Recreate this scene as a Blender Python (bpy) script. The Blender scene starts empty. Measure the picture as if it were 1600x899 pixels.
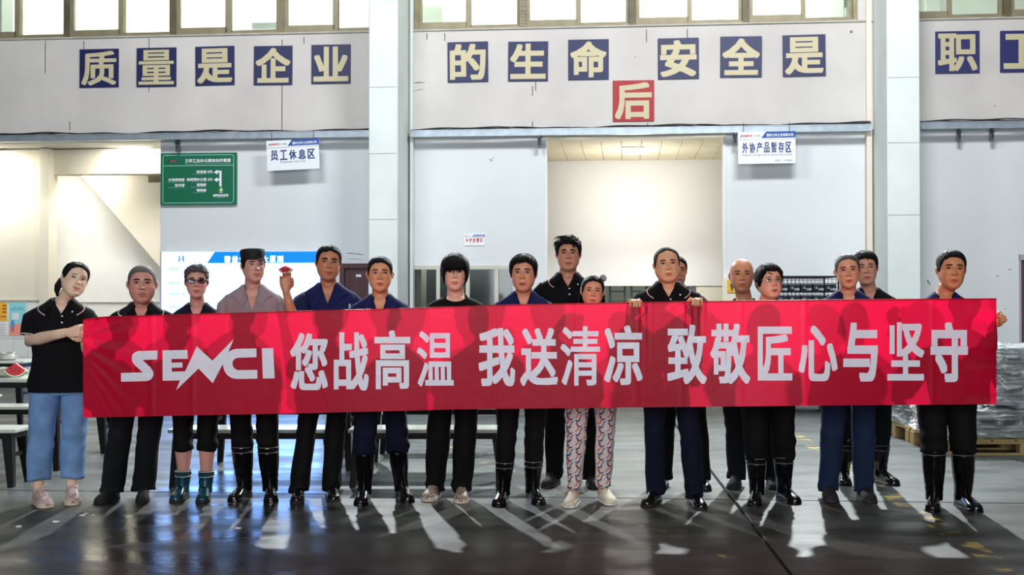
import bpy, bmesh, math, random
import numpy as np
from mathutils import Vector, Matrix

sc = bpy.context.scene
COL = sc.collection
F, HC = 1900.0, 1.35                      # focal length in pixels of the 1600x899 frame, eye height
TILT = math.atan(28.5 / F)
A = math.radians(5.4)                     # the back wall is turned a little: its right end is nearer
WO = (0.0, 18.0, 0.0)                     # a point of the back wall

# ---------------------------------------------------------------- camera, world, lights
cam = bpy.data.objects.new('camera', bpy.data.cameras.new('camera'))
COL.objects.link(cam)
cam.location = (0, 0, HC)
cam.rotation_euler = (math.pi / 2 + TILT, 0, 0)
cam.data.sensor_width = 36
cam.data.lens = F / 1600 * 36
sc.camera = cam
sc.view_settings.view_transform = 'Standard'
sc.view_settings.look = 'None'
sc.view_settings.exposure = 0.0
sc.view_settings.gamma = 1.0
sc.view_settings.use_curve_mapping = False

W = bpy.data.worlds.new('hall_ambient')
sc.world = W
W.use_nodes = True
bg = W.node_tree.nodes['Background']
bg.inputs[0].default_value = (0.86, 0.94, 1.0, 1)
bg.inputs[1].default_value = 0.09


def light(name, kind, loc, target, energy, color=(1, 1, 1), size=1.0, size_y=None, spread=None, radius=None, spot=None):
    d = bpy.data.lights.new(name, kind)
    d.energy = energy
    d.color = color
    if kind == 'AREA':
        d.size = size
        if size_y:
            d.shape = 'RECTANGLE'
            d.size_y = size_y
        if spread:
            d.spread = math.radians(spread)
    else:
        d.shadow_soft_size = radius or 0.1
        if kind == 'SPOT':
            d.spot_size = math.radians(spot or 90)
            d.spot_blend = 0.6
    o = bpy.data.objects.new(name, d)
    COL.objects.link(o)
    o.location = loc
    o.rotation_euler = (Vector(target) - Vector(loc)).to_track_quat('-Z', 'Y').to_euler()
    return o


# unseen fill light added for the faces, as if from an open gate
light('front_fill', 'AREA', (-1.0, -7.0, 3.4), (0, 9, 1.3), 1300, (0.92, 0.97, 1.0), 9.0, 4.5)
# high-bay lamps of the hall, above the frame and near the back wall: they backlight the group
light('high_bay_lamp', 'SPOT', (-2.4, 16.4, 6.5), (-2.0, 7.5, 0.4), 3600, (0.93, 0.98, 1.0), radius=0.10, spot=95)
light('high_bay_lamp', 'SPOT', (3.9, 16.0, 6.5), (3.2, 7.5, 0.4), 4200, (0.93, 0.98, 1.0), radius=0.10, spot=95)
# hall ceiling lamps above the floor, washing the back wall
light('ceiling_wash_lamp', 'AREA', (-4.0, 10.0, 8.5), (-4.0, 18, 3.2), 460, (0.95, 0.98, 1.0), 3.0, 1.0)
light('ceiling_wash_lamp', 'AREA', (3.0, 10.0, 8.5), (3.2, 17.6, 3.0), 640, (0.95, 0.98, 1.0), 3.0, 1.0)


# ---------------------------------------------------------------- pixels to points on real planes
def ray(px, py):
    x, u = (px - 800) / F, -(py - 449.5) / F
    return np.array([x, math.cos(TILT) - u * math.sin(TILT), math.sin(TILT) + u * math.cos(TILT)])


def at(px, py, Y):
    d = ray(px, py)
    return Vector((d[0] * Y / d[1], Y, HC + d[2] * Y / d[1]))


def ground(px, py):
    d = ray(px, py)
    t = -HC / d[2]
    return Vector((d[0] * t, d[1] * t, 0))


def wp(px, py, d=0.0):
    """where a sight line meets the plane d behind the back wall's face: (along the wall, height)"""
    r = ray(px, py)
    n = (math.sin(A), math.cos(A))
    t = (d + WO[0] * n[0] + WO[1] * n[1]) / (r[0] * n[0] + r[1] * n[1])
    p = r * t
    return (p[0] - WO[0]) * math.cos(A) - (p[1] - WO[1]) * math.sin(A), HC + p[2]


def wl(u, d, z):
    return Vector((WO[0] + u * math.cos(A) + d * math.sin(A), WO[1] - u * math.sin(A) + d * math.cos(A), z))


# ---------------------------------------------------------------- materials
def C(r, g, b):
    f = lambda c: c / 12.92 if c <= 0.04045 else ((c + 0.055) / 1.055) ** 2.4
    return (f(r / 255), f(g / 255), f(b / 255), 1)


MATS = {}


def mat(name, col=(200, 200, 200), rough=0.6, metal=0.0, spec=0.5, var=0.0, vscale=4.0, bump=0.0, bscale=40.0, emit=None,
        estr=0.0, alpha=1.0, rvar=0.0, stretch=None, trans=0.0, coat=0.0, attr=None, sss=0.0, bdist=0.01):
    if name in MATS:
        return MATS[name]
    m = bpy.data.materials.new(name)
    m.use_nodes = True
    nt = m.node_tree
    p = nt.nodes['Principled BSDF']
    L = nt.links.new
    p.inputs['Base Color'].default_value = C(*col)
    p.inputs['Roughness'].default_value = rough
    p.inputs['Metallic'].default_value = metal
    p.inputs['Specular IOR Level'].default_value = spec
    p.inputs['Alpha'].default_value = alpha
    p.inputs['Coat Weight'].default_value = coat
    p.inputs['Transmission Weight'].default_value = trans
    if sss:
        p.inputs['Subsurface Weight'].default_value = sss
        p.inputs['Subsurface Radius'].default_value = (0.012, 0.004, 0.002)
        p.inputs['Subsurface Scale'].default_value = 1.0
    base = None
    if attr:
        a = nt.nodes.new('ShaderNodeAttribute')
        a.attribute_name = attr
        base = a.outputs['Color']
        L(base, p.inputs['Base Color'])
    co = None
    if var or bump or rvar:
        tc = nt.nodes.new('ShaderNodeTexCoord')
        co = tc.outputs['Object']
        if stretch:
            mp = nt.nodes.new('ShaderNodeMapping')
            mp.inputs['Scale'].default_value = stretch
            L(co, mp.inputs[0])
            co = mp.outputs[0]
    if var or rvar:
        n = nt.nodes.new('ShaderNodeTexNoise')
        n.inputs['Scale'].default_value = vscale
        n.inputs['Detail'].default_value = 5
        L(co, n.inputs['Vector'])
        if var:
            mx = nt.nodes.new('ShaderNodeMix')
            mx.data_type = 'RGBA'
            mx.blend_type = 'MULTIPLY'
            mx.inputs['Factor'].default_value = 1
            r = nt.nodes.new('ShaderNodeMapRange')
            r.inputs['From Min'].default_value = 0.3
            r.inputs['From Max'].default_value = 0.7
            r.inputs['To Min'].default_value = 1 - var
            r.inputs['To Max'].default_value = 1 + var * 0.4
            L(n.outputs['Fac'], r.inputs['Value'])
            if base:
                L(base, mx.inputs[6])
            else:
                mx.inputs[6].default_value = C(*col)
            L(r.outputs[0], mx.inputs[7])
            L(mx.outputs[2], p.inputs['Base Color'])
        if rvar:
            r2 = nt.nodes.new('ShaderNodeMapRange')
            r2.inputs['From Min'].default_value = 0.3
            r2.inputs['From Max'].default_value = 0.7
            r2.inputs['To Min'].default_value = max(0, rough - rvar)
            r2.inputs['To Max'].default_value = rough + rvar
            L(n.outputs['Fac'], r2.inputs['Value'])
            L(r2.outputs[0], p.inputs['Roughness'])
    if bump:
        n2 = nt.nodes.new('ShaderNodeTexNoise')
        n2.inputs['Scale'].default_value = bscale
        n2.inputs['Detail'].default_value = 4
        L(co, n2.inputs['Vector'])
        b = nt.nodes.new('ShaderNodeBump')
        b.inputs['Strength'].default_value = bump
        b.inputs['Distance'].default_value = bdist
        L(n2.outputs['Fac'], b.inputs['Height'])
        L(b.outputs[0], p.inputs['Normal'])
    if emit:
        p.inputs['Emission Color'].default_value = C(*emit)
        p.inputs['Emission Strength'].default_value = estr
    MATS[name] = m
    return m


# ---------------------------------------------------------------- mesh building
class MB:
    def __init__(s):
        s.v, s.f, s.m, s.c = [], [], [], []

    def add(s, verts, faces, mi=0, col=(1, 1, 1)):
        b = len(s.v)
        s.v += [tuple(map(float, q)) for q in verts]
        s.f += [tuple(i + b for i in q) for q in faces]
        s.m += [mi] * len(faces) if not isinstance(mi, (list, tuple)) else list(mi)
        s.c += [tuple(col)] * len(verts) if (len(col) in (3, 4) and not hasattr(col[0], '__len__')) else [tuple(q) for q in col]

    def box(s, x0, x1, y0, y1, z0, z1, mi=0):
        v = [(x, y, z) for z in (z0, z1) for y in (y0, y1) for x in (x0, x1)]
        s.add(v, [(0, 2, 3, 1), (4, 5, 7, 6), (0, 1, 5, 4), (2, 6, 7, 3), (0, 4, 6, 2), (1, 3, 7, 5)], mi)

    def grid(s, rows, closed=True, cap0=False, cap1=False, mi=0, col=(1, 1, 1)):
        """rows: list of equally long point lists"""
        n, k = len(rows[0]), len(rows)
        v = [q for r in rows for q in r]
        f = []
        for i in range(k - 1):
            for j in range(n if closed else n - 1):
                j2 = (j + 1) % n
                f.append((i * n + j, i * n + j2, (i + 1) * n + j2, (i + 1) * n + j))
        if cap0:
            f.append(tuple(range(n - 1, -1, -1)))
        if cap1:
            f.append(tuple(range((k - 1) * n, k * n)))
        s.add(v, f, mi, col)

    def tube(s, pts, rad, n=8, cap=True, mi=0, flat=1.0, up=None, col=(1, 1, 1)):
        pts = [Vector(q) for q in pts]
        if not hasattr(rad, '__len__'):
            rad = [rad] * len(pts)
        rows = []
        side = None
        for i, q in enumerate(pts):
            t = (pts[min(i + 1, len(pts) - 1)] - pts[max(i - 1, 0)]).normalized()
            if side is None:
                ref = Vector(up) if up else (Vector((0, 1, 0)) if abs(t.y) < 0.9 else Vector((1, 0, 0)))
                side = t.cross(ref).normalized()
            else:
                side = (side - t * side.dot(t)).normalized()
            o = t.cross(side)
            r = rad[i]
            rows.append([q + side * (math.cos(a) * r) + o * (math.sin(a) * r * flat) for a in (2 * math.pi * j / n for j in range(n))])
        s.grid(rows, True, cap, cap, mi, col)

    def prism(s, poly, y0, y1, mi=0):
        """outline in (x, z), extruded along y"""
        n = len(poly)
        v = [(x, y0, z) for x, z in poly] + [(x, y1, z) for x, z in poly]
        f = [tuple(range(n)), tuple(range(2 * n - 1, n - 1, -1))]
        f += [(i, i + n, (i + 1) % n + n, (i + 1) % n) for i in range(n)]
        s.add(v, f, mi)

    def build(s, name, mats, parent=None, smooth=False, wall=False, loc=None, bev=0.0, colors=False, label=None, cat=None,
              group=None, kind=None, rot=None):
        me = bpy.data.meshes.new(name)
        me.from_pydata(s.v, [], s.f)
        if not isinstance(mats, (list, tuple)):
            mats = [mats]
        for q in mats:
            me.materials.append(q)
        if len(mats) > 1:
            me.polygons.foreach_set('material_index', s.m)
        if colors:
            at_ = me.color_attributes.new('Col', 'FLOAT_COLOR', 'POINT')
            at_.data.foreach_set('color', np.array([(*q[:3], 1.0) for q in s.c], dtype=np.float32).ravel())
        bm = bmesh.new()
        bm.from_mesh(me)
        bmesh.ops.recalc_face_normals(bm, faces=bm.faces)
        if bev:
            bmesh.ops.bevel(bm, geom=bm.edges[:], offset=bev, segments=1, affect='EDGES')
        bm.to_mesh(me)
        bm.free()
        if smooth:
            me.polygons.foreach_set('use_smooth', [True] * len(me.polygons))
        return place(me, name, parent, wall, loc, label, cat, group, kind, rot)


def place(me, name, parent=None, wall=False, loc=None, label=None, cat=None, group=None, kind=None, rot=None):
    o = bpy.data.objects.new(name, me)
    COL.objects.link(o)
    o.parent = parent
    if wall:
        o.location = WO
        o.rotation_euler = (0, 0, -A)
    if loc is not None:
        o.location = loc
    if rot is not None:
        o.rotation_euler = rot
    return tag(o, label, cat, group, kind)


def tag(o, label=None, cat=None, group=None, kind=None):
    for k, v in (('label', label), ('category', cat), ('group', group), ('kind', kind)):
        if v:
            o[k] = v
    return o


def thing(name, label, cat, loc=(0, 0, 0), rotz=0.0, group=None):
    o = bpy.data.objects.new(name, None)
    o.empty_display_size = 0.1
    COL.objects.link(o)
    o.location = loc
    o.rotation_euler = (0, 0, rotz)
    return tag(o, label, cat, group)


def wthing(name, label, cat, u, d, z, group=None):
    return thing(name, label, cat, wl(u, d, z), -A, group)


def wbox(name, m, u0, u1, d0, d1, z0, z1, kind='structure', **k):
    b = MB()
    b.box(u0, u1, d0, d1, z0, z1)
    return b.build(name, m, wall=True, kind=kind, **k)


def copy_tree(o, parent=None):
    c = o.copy()
    COL.objects.link(c)
    c.parent = parent
    for ch in list(o.children):
        copy_tree(ch, c)
    return c

# ================================================================ the setting
m_wall_up = mat('white_distemper', (212, 207, 203), 0.85, var=0.14, vscale=0.9, bump=0.15, bscale=9)
m_wall_lo = mat('white_wall_paint', (226, 230, 232), 0.8, var=0.07, vscale=0.7, bump=0.12, bscale=10)
m_pillar = mat('pillar_paint', (230, 238, 235), 0.7, var=0.08, vscale=1.6, bump=0.25, bscale=6)
m_cream = mat('cream_wall_paint', (240, 232, 212), 0.8, var=0.05, vscale=0.8)
m_inner = mat('inner_white_paint', (240, 238, 236), 0.8, var=0.03, vscale=0.8)
m_stairwhite = mat('stairwell_white_paint', (244, 243, 238), 0.8, var=0.03)
m_alu = mat('aged_window_frame', (148, 138, 110), 0.5, metal=0.15, var=0.25, vscale=5)
m_alu2 = mat('pale_window_frame', (205, 204, 192), 0.5, metal=0.1, var=0.12, vscale=5)
m_galv = mat('galvanised_steel', (176, 188, 198), 0.4, metal=0.6, var=0.2, vscale=6)
m_black = mat('black_paint', (16, 16, 18), 0.45, spec=0.4)
m_cable = mat('black_cable', (20, 20, 24), 0.6)
m_doorwood = mat('dark_brown_door_wood', (84, 50, 52), 0.5, var=0.2, vscale=3, stretch=(8, 1, 1))
m_white = mat('white_print', (236, 240, 244), 0.5)
m_joint = mat('dark_joint', (30, 30, 32), 0.9)


def glass_mat(name, tint, gloss=0.15, rough=0.05):
    m = bpy.data.materials.new(name)
    m.use_nodes = True
    nt = m.node_tree
    nt.nodes.remove(nt.nodes['Principled BSDF'])
    t = nt.nodes.new('ShaderNodeBsdfTransparent')
    t.inputs[0].default_value = C(*tint)
    g = nt.nodes.new('ShaderNodeBsdfGlossy')
    g.inputs['Roughness'].default_value = rough
    fr = nt.nodes.new('ShaderNodeFresnel')
    fr.inputs[0].default_value = 1.45
    mx = nt.nodes.new('ShaderNodeMixShader')
    nt.links.new(fr.outputs[0], mx.inputs[0])
    nt.links.new(t.outputs[0], mx.inputs[1])
    nt.links.new(g.outputs[0], mx.inputs[2])
    nt.links.new(mx.outputs[0], nt.nodes['Material Output'].inputs[0])
    return m


m_glass = glass_mat('window_glass', (248, 252, 248))
m_darkglass = glass_mat('grey_office_glass', (205, 209, 209))


# floor: concrete slabs with open joints
def floor_mat():
    m = mat('wet_worn_concrete', (128, 134, 132), 0.42, var=0.0, spec=0.36)
    nt = m.node_tree
    L = nt.links.new
    p = nt.nodes['Principled BSDF']
    tc = nt.nodes.new('ShaderNodeTexCoord')
    co = tc.outputs['Object']

    def noise(scale, detail, stretch=None):
        c = co
        if stretch:
            mp = nt.nodes.new('ShaderNodeMapping')
            mp.inputs['Scale'].default_value = stretch
            L(co, mp.inputs[0])
            c = mp.outputs[0]
        n = nt.nodes.new('ShaderNodeTexNoise')
        n.inputs['Scale'].default_value = scale
        n.inputs['Detail'].default_value = detail
        L(c, n.inputs['Vector'])
        return n.outputs['Fac']

    def rng(v, a, b, c, d):
        r = nt.nodes.new('ShaderNodeMapRange')
        for k, q in zip(('From Min', 'From Max', 'To Min', 'To Max'), (a, b, c, d)):
            r.inputs[k].default_value = q
        L(v, r.inputs['Value'])
        return r.outputs[0]

    def mix(f, a, b, mode='MIX'):
        x = nt.nodes.new('ShaderNodeMix')
        x.data_type = 'RGBA'
        x.blend_type = mode
        for v, i in ((f, 0), (a, 6), (b, 7)):
            if isinstance(v, (int, float)):
                x.inputs[i].default_value = v
            elif isinstance(v, tuple):
                x.inputs[i].default_value = v
            else:
                L(v, x.inputs[i])
        return x.outputs[2]

    base = mix(rng(noise(0.7, 6), 0.35, 0.65, 0, 1), C(52, 59, 58), C(72, 81, 80))
    base = mix(rng(noise(1.6, 8, (0.35, 1.6, 1)), 0.46, 0.68, 0, 0.75), base, C(38, 36, 34))
    base = mix(rng(noise(5, 8, (0.4, 1.2, 1)), 0.5, 0.7, 0, 0.45), base, C(96, 99, 96))
    base = mix(rng(noise(9, 6, (0.5, 1.4, 1)), 0.56, 0.74, 0, 0.4), base, C(36, 34, 32))
    # the strip of floor in front of the joint is darker and browner
    sx = nt.nodes.new('ShaderNodeSeparateXYZ')
    L(co, sx.inputs[0])
    near = rng(sx.outputs['Y'], 8.28, 8.5, 1, 0)
    base = mix(near, base, mix(1.0, base, C(196, 178, 166), 'MULTIPLY'))

    # worn yellow floor line
    def line(x0, y0, x1, y1, w, wear):
        d = math.hypot(x1 - x0, y1 - y0)
        nx, ny = -(y1 - y0) / d, (x1 - x0) / d
        v = nt.nodes.new('ShaderNodeVectorMath')
        v.operation = 'DOT_PRODUCT'
        L(co, v.inputs[0])
        v.inputs[1].default_value = (nx, ny, 0)
        s = nt.nodes.new('ShaderNodeMath')
        s.operation = 'SUBTRACT'
        L(v.outputs['Value'], s.inputs[0])
        s.inputs[1].default_value = nx * x0 + ny * y0
        a = nt.nodes.new('ShaderNodeMath')
        a.operation = 'ABSOLUTE'
        L(s.outputs[0], a.inputs[0])
        k = rng(a.outputs[0], w * 0.8, w, 1, 0)
        h = nt.nodes.new('ShaderNodeMath')
        h.operation = 'MULTIPLY'
        L(k, h.inputs[0])
        L(rng(noise(6, 6), wear, wear + 0.15, 0, 0.9), h.inputs[1])
        return h.outputs[0]

    g0, g1 = ground(1240, 678), ground(1420, 792)
    base = mix(line(g0.x, g0.y, g1.x, g1.y, 0.075, 0.5), base, C(190, 164, 60))
    g0, g1 = ground(790, 735), ground(840, 752)
    base = mix(line(g0.x, g0.y, g0.x + 0.35, g0.y - 1, 0.06, 0.58), base, C(190, 165, 70))
    L(base, p.inputs['Base Color'])
    # the floor is wet from washing in front of the screen
    wet = nt.nodes.new('ShaderNodeMath')
    wet.operation = 'MULTIPLY'
    L(rng(sx.outputs['X'], -2.9, -2.3, 0, 1), wet.inputs[0])
    L(rng(sx.outputs['X'], -1.5, -0.7, 1, 0), wet.inputs[1])
    wr_ = nt.nodes.new('ShaderNodeMath')
    wr_.operation = 'MULTIPLY_ADD'
    L(wet.outputs[0], wr_.inputs[0])
    wr_.inputs[1].default_value = -0.2
    L(rng(noise(2.2, 6, (0.5, 1.3, 1)), 0.35, 0.68, 0.36, 0.60), wr_.inputs[2])
    L(wr_.outputs[0], p.inputs['Roughness'])
    b = nt.nodes.new('ShaderNodeBump')
    b.inputs['Strength'].default_value = 0.18
    b.inputs['Distance'].default_value = 0.01
    L(noise(14, 7), b.inputs['Height'])
    L(b.outputs[0], p.inputs['Normal'])
    return m


m_floor = floor_mat()
fb = MB()
fb.box(-16, 14, -10, 25, -0.25, -0.02)
floor = fb.build('floor', m_joint, kind='structure')
ja, jb = ground(0, 766), ground(1600, 787)          # joint parallel to the wall


def jline(x):
    return ja.y + (jb.y - ja.y) * (x - ja.x) / (jb.x - ja.x)


da, db = ground(1047, 653), ground(1236, 899)       # joint running towards the camera


def dline(y):
    return da.x + (db.x - da.x) * (y - da.y) / (db.y - da.y)


g = 0.011
ys = jline(1.5)
yf = 25.0
cross_y = jline(dline(ys))


def slab(poly):
    b = MB()
    n = len(poly)
    b.add([(x, y, -0.06) for x, y in poly] + [(x, y, 0.0) for x, y in poly],
          [tuple(range(n)), tuple(range(n, 2 * n))] + [(i, (i + 1) % n, (i + 1) % n + n, i + n) for i in range(n)])
    return b.build('slab', m_floor, floor, bev=0.004)


slab([(-16, -10), (dline(-2.0) - g, -10), (dline(-2.0) - g, -2.0), (dline(cross_y) - g, cross_y - g), (-16, jline(-16) - g)])
slab([(dline(-2.0) + g, -10), (14, -10), (14, jline(14) - g), (dline(cross_y) + g, cross_y - g), (dline(-2.0) + g, -2.0)])
slab([(-16, jline(-16) + g), (dline(cross_y) - g, cross_y + g), (dline(yf) - g, yf), (-16, yf)])
slab([(dline(cross_y) + g, cross_y + g), (14, jline(14) + g), (14, yf), (dline(yf) + g, yf)])

# ---- back wall
z_tray = wp(700, 211)[1]
z_sill = wp(700, 46)[1]
U = lambda px, d=0.0: wp(px, 450, d)[0]
Z = lambda px, py, d=0.0: wp(px, py, d)[1]
UL, UR = -13.0, 11.0
Dl = 0.10                                  # the lower wall stands a little back
up = wbox('wall_back', m_wall_up, UL, UR, 0.0, 0.30, z_tray, z_sill)
# hairline joints of the upper panels, as thin recessed strips of dark filler
for px, y0, y1 in ((71, 64, 114), (131, 64, 84), (233, 60, 75), (233, 136, 144), (109, 190, 204), (441, 62, 205), (475, 58, 68), (1010, 46, 66), (1074, 45, 60),
                   (837, 128, 142), (832, 134, 150), (832, 190, 200), (1012, 192, 200), (667, 52, 62), (695, 52, 64)):
    u, zt = wp(px, y0)
    wbox('trim_0', m_joint, u - 0.005, u + 0.005, -0.002, 0.002, Z(px, y1), zt, label=None)
for o in list(COL.objects):
    if o.name.startswith('trim_0'):
        o.name = 'crack'
        o.parent = up
        o.matrix_parent_inverse = Matrix()
        o.location = (0, 0, 0)
        o.rotation_euler = (0, 0, 0)
        del o['kind']

u250, u530, u576 = U(250, Dl), U(531, Dl), U(600, Dl)
zt = z_tray + 0.02
zdoor = Z(552, 412, Dl)
wbox('wall_back_left', m_wall_lo, u250, u530, Dl, Dl + 0.2, 0, zt)
wbox('wall_back_left', m_wall_lo, u530, u576, Dl, Dl + 0.2, zdoor, zt)
# dark door at the pillar
dr = wthing('door_1', None, None, u530, Dl, 0)
dr['kind'] = 'structure'
dw = u576 - u530
b = MB()
b.box(0.0, 0.07, -0.02, 0.14, 0, zdoor)
b.box(0.07, dw, -0.02, 0.14, zdoor - 0.07, zdoor)
b.build('door_frame', m_doorwood, dr)
b = MB()
b.box(0.07, dw, 0.03, 0.08, 0.01, zdoor - 0.07)
b.box(0.14, dw - 0.1, 0.022, 0.03, 1.15, zdoor - 0.16)
leaf = b.build('door_leaf', m_doorwood, dr, bev=0.004)
b = MB()
uu, zz = wp(560, 431, Dl)
b.box(uu - u530 - 0.04, uu - u530 + 0.04, 0.012, 0.022, zz - 0.02, zz + 0.02)
b.build('door_plate', m_white, leaf)

# pillars
for i, (x0, x1, prot) in enumerate(((575.5, 621.0, 0.86), (1387.5, 1439.0, 0.95))):
    a0, a1 = U(x0, -prot), U(x1, -prot)
    b = MB()
    b.box(a0, a1, -prot, 0.3, 0, 9.0)
    p = b.build('pillar', m_pillar, wall=True, kind='structure', bev=0.012, label=('white concrete pillar beside the dark door and screen wall', 'white concrete pillar near the wire cages')[i])
    for zz in ((Z(600, 136, -prot), Z(600, 343, -prot), Z(600, 240, -prot)), (Z(1410, 121, -prot), Z(1410, 223, -prot), Z(1410, 336, -prot)))[i]:
        c = MB()
        c.box(a0 + 0.01, a1 - 0.01, -prot - 0.003, -prot + 0.002, zz - 0.004, zz + 0.003)
        c.build('crack', mat('grey_crack', (150, 155, 150), 0.9), p)

# vertical conduits beside the pillars
for i, (x0, x1, m) in enumerate(((640.5, 645, m_pillar), (1355, 1363.5, mat('beige_conduit', (226, 216, 200), 0.6)))):
    wbox('trim_%d' % (i + 1), m, U(x0, -0.05), U(x1, -0.05), -0.06, Dl, 0, 9.0)

# middle bay, lower wall with office glazing
u632, u645, u805, u852, u1134, u1400 = (U(q, Dl) for q in (625, 641, 806, 852, 1133.5, 1400))
zw1, zw0 = Z(720, 415, Dl), 0.75
wbox('wall_back_middle', m_wall_lo, u632, u852, Dl, Dl + 0.2, zw1, zt)
wbox('wall_back_middle', m_wall_lo, u805, u852, Dl, Dl + 0.2, 0, zw1)
wbox('wall_back_middle', m_wall_lo, u632, u805, Dl, Dl + 0.2, 0, zw0)
wn = wthing('window_1', None, None, u645, Dl, 0)
wn['kind'] = 'structure'
posts = [(640.5, 645), (682, 687.5), (728, 734), (773, 779), (801, 806)]
b = MB()
for a0, a1 in posts:
    b.box(U(a0, Dl) - u645, U(a1, Dl) - u645, -0.02, 0.06, zw0, zw1)
b.box(0, u805 - u645, -0.022, 0.062, zw1 - 0.06, zw1)
b.box(0, u805 - u645, -0.022, 0.062, zw0, zw0 + 0.06)
fr_ = b.build('window_frame', m_alu2, wn)
for (a0, a1), (b0, b1) in zip(posts, posts[1:]):
    b = MB()
    b.box(U(a1, Dl) - u645, U(b0, Dl) - u645, 0.015, 0.02, zw0 + 0.06, zw1 - 0.06)
    b.build('glass_pane', m_darkglass, wn)
# the unlit office behind it
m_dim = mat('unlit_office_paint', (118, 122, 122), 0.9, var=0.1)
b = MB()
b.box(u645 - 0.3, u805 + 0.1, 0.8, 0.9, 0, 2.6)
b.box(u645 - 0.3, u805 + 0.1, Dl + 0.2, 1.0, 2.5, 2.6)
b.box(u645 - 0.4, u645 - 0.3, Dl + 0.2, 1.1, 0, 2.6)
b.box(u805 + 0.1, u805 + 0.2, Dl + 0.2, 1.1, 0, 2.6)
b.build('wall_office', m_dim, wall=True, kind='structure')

light('office_fill', 'POINT', wl((u645 + u805) / 2, 0.6, 2.35), (0, 0, 0), 20, (0.95, 1.0, 0.98), radius=0.1)  # added fill light, no real fixture: lifts the office behind the glazing

# corridor behind the opening
zc = Z(990, 217, Dl)
Dc = 2.75
wbox('wall_corridor_left', m_cream, u852 - 2.0, u852 - 1.9, Dl + 0.2, Dc, 0, zc)
wbox('wall_corridor_right', m_cream, u1134 + 1.5, u1134 + 1.6, Dl + 0.2, Dc, 0, zc)
wbox('wall_corridor_jamb', m_inner, u852, u852 + 0.02, Dl - 0.01, Dl + 0.21, 0, zt)
wbox('wall_corridor_jamb', m_inner, u1134 - 0.03, u1134, Dl - 0.03, Dl + 0.21, 0, zt)
wbox('trim_3', m_cream, u852 - 0.02, u1134 + 0.02, Dl - 0.015, Dl + 0.21, Z(990, 217, Dl), zt)
zb = Z(990, 447, Dc)
wbox('wall_corridor_back', m_inner, u852 - 2, u1134 + 1.6, Dc, Dc + 0.15, zb, zc)
ub0, ub1 = U(942, Dc), U(1088, Dc)
wbox('wall_corridor_back_lower', m_cream, ub1, u1134 + 1.6, Dc + 0.03, Dc + 0.15, 0, zb)
wbox('wall_corridor_back_lower', m_cream, u852 - 2, ub0, Dc + 0.03, Dc + 0.15, 0, zb)
wbox('wall_store', mat('store_wall', (196, 200, 180), 0.9), ub0 - 2.0, ub1 + 1.0, 6.5, 6.6, 0, 4)
wbox('floor_store_curb', m_cream, ub0, ub1, Dc, Dc + 0.15, 0, 0.9)
# corridor ceiling of narrow panels
m_ceil = mat('cream_ceiling_panel', (238, 228, 196), 0.7, var=0.06, vscale=2)
cb = MB()
cb.box(u852 - 2, u1134 + 1.6, Dl + 0.2, Dc + 0.15, zc + 0.03, zc + 0.12)
ceil = cb.build('ceiling', m_joint, wall=True, kind='structure')
pw = 0.305
n = int((u1134 - u852 + 0.8) / pw)
for i in range(n):
    for j in range(3):
        b = MB()
        x0 = u852 - 0.4 + i * pw
        y0 = Dl + 0.2 + j * (Dc - Dl - 0.2) / 3
        b.box(x0 + 0.004, x0 + pw - 0.004, y0 + 0.004, y0 + (Dc - Dl - 0.2) / 3 - 0.004, zc, zc + 0.03)
        b.build('panel', m_ceil, ceil)
lu, _ = wp(989, 240, 1.35)
lt = wthing('ceiling_lamp', 'glowing white ceiling lamp in the panelled corridor ceiling', 'lamp', lu, 1.35, zc)
b = MB()
b.box(-0.17, 0.17, -0.37, 0.37, -0.02, -0.002)
b.build('lamp_frame', m_white, lt)
b = MB()
b.box(-0.14, 0.14, -0.34, 0.34, -0.035, -0.02)
b.build('lamp_diffuser', mat('lamp_glow', (255, 255, 255), emit=(255, 250, 240), estr=6), lt)
p = wl(lu, 1.35, zc - 0.05)
light('corridor_lamp', 'POINT', p - Vector((0, 0, 0.85)), (p.x, p.y, 0), 62, (1.0, 0.97, 0.92), radius=0.16)
light('store_lamp', 'POINT', wl(ub0 + 0.8, 4.4, 3.4), (0, 0, 0), 60, (0.92, 1.0, 0.9), radius=0.3)

# wall right of the opening, right bay
wbox('wall_back_right', m_wall_lo, u1134, u1400, Dl, Dl + 0.2, 0, zt)
ud = U(1592, Dl)
zd2 = Z(1597, 398, Dl)
wbox('wall_back_right', m_wall_lo, u1400, ud, Dl, Dl + 0.2, 0, zt)
wbox('wall_back_right', m_wall_lo, ud, ud + 1.1, Dl, Dl + 0.2, zd2, zt)
wbox('wall_back_right', m_wall_lo, ud + 1.1, UR, Dl, Dl + 0.2, 0, zt)
dr = wthing('door_2', None, None, ud, Dl, 0)
dr['kind'] = 'structure'
zb2 = Z(1597, 532, Dl)
b = MB()
b.box(0, 0.03, -0.015, 0.14, 0, zd2)
b.box(0, 1.1, -0.015, 0.14, zd2 - 0.08, zd2)
b.box(1.04, 1.1, -0.015, 0.14, 0, zd2)
b.build('door_frame', mat('grey_door_frame', (170, 172, 178), 0.6), dr)
b = MB()
b.box(0.03, 1.04, 0.02, 0.07, 0.01, zd2 - 0.08)
b.box(0.13, 0.94, 0.012, 0.02, 1.2, zd2 - 0.2)
b.box(0.13, 0.94, 0.012, 0.02, 0.2, 1.05)
leaf = b.build('door_leaf', mat('red_brown_door_wood', (112, 66, 62), 0.5, var=0.15), dr, bev=0.004)
b = MB()
b.box(0.9, 1.0, -0.03, 0.02, 1.0, 1.03)
b.build('door_handle', m_galv, leaf)

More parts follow.
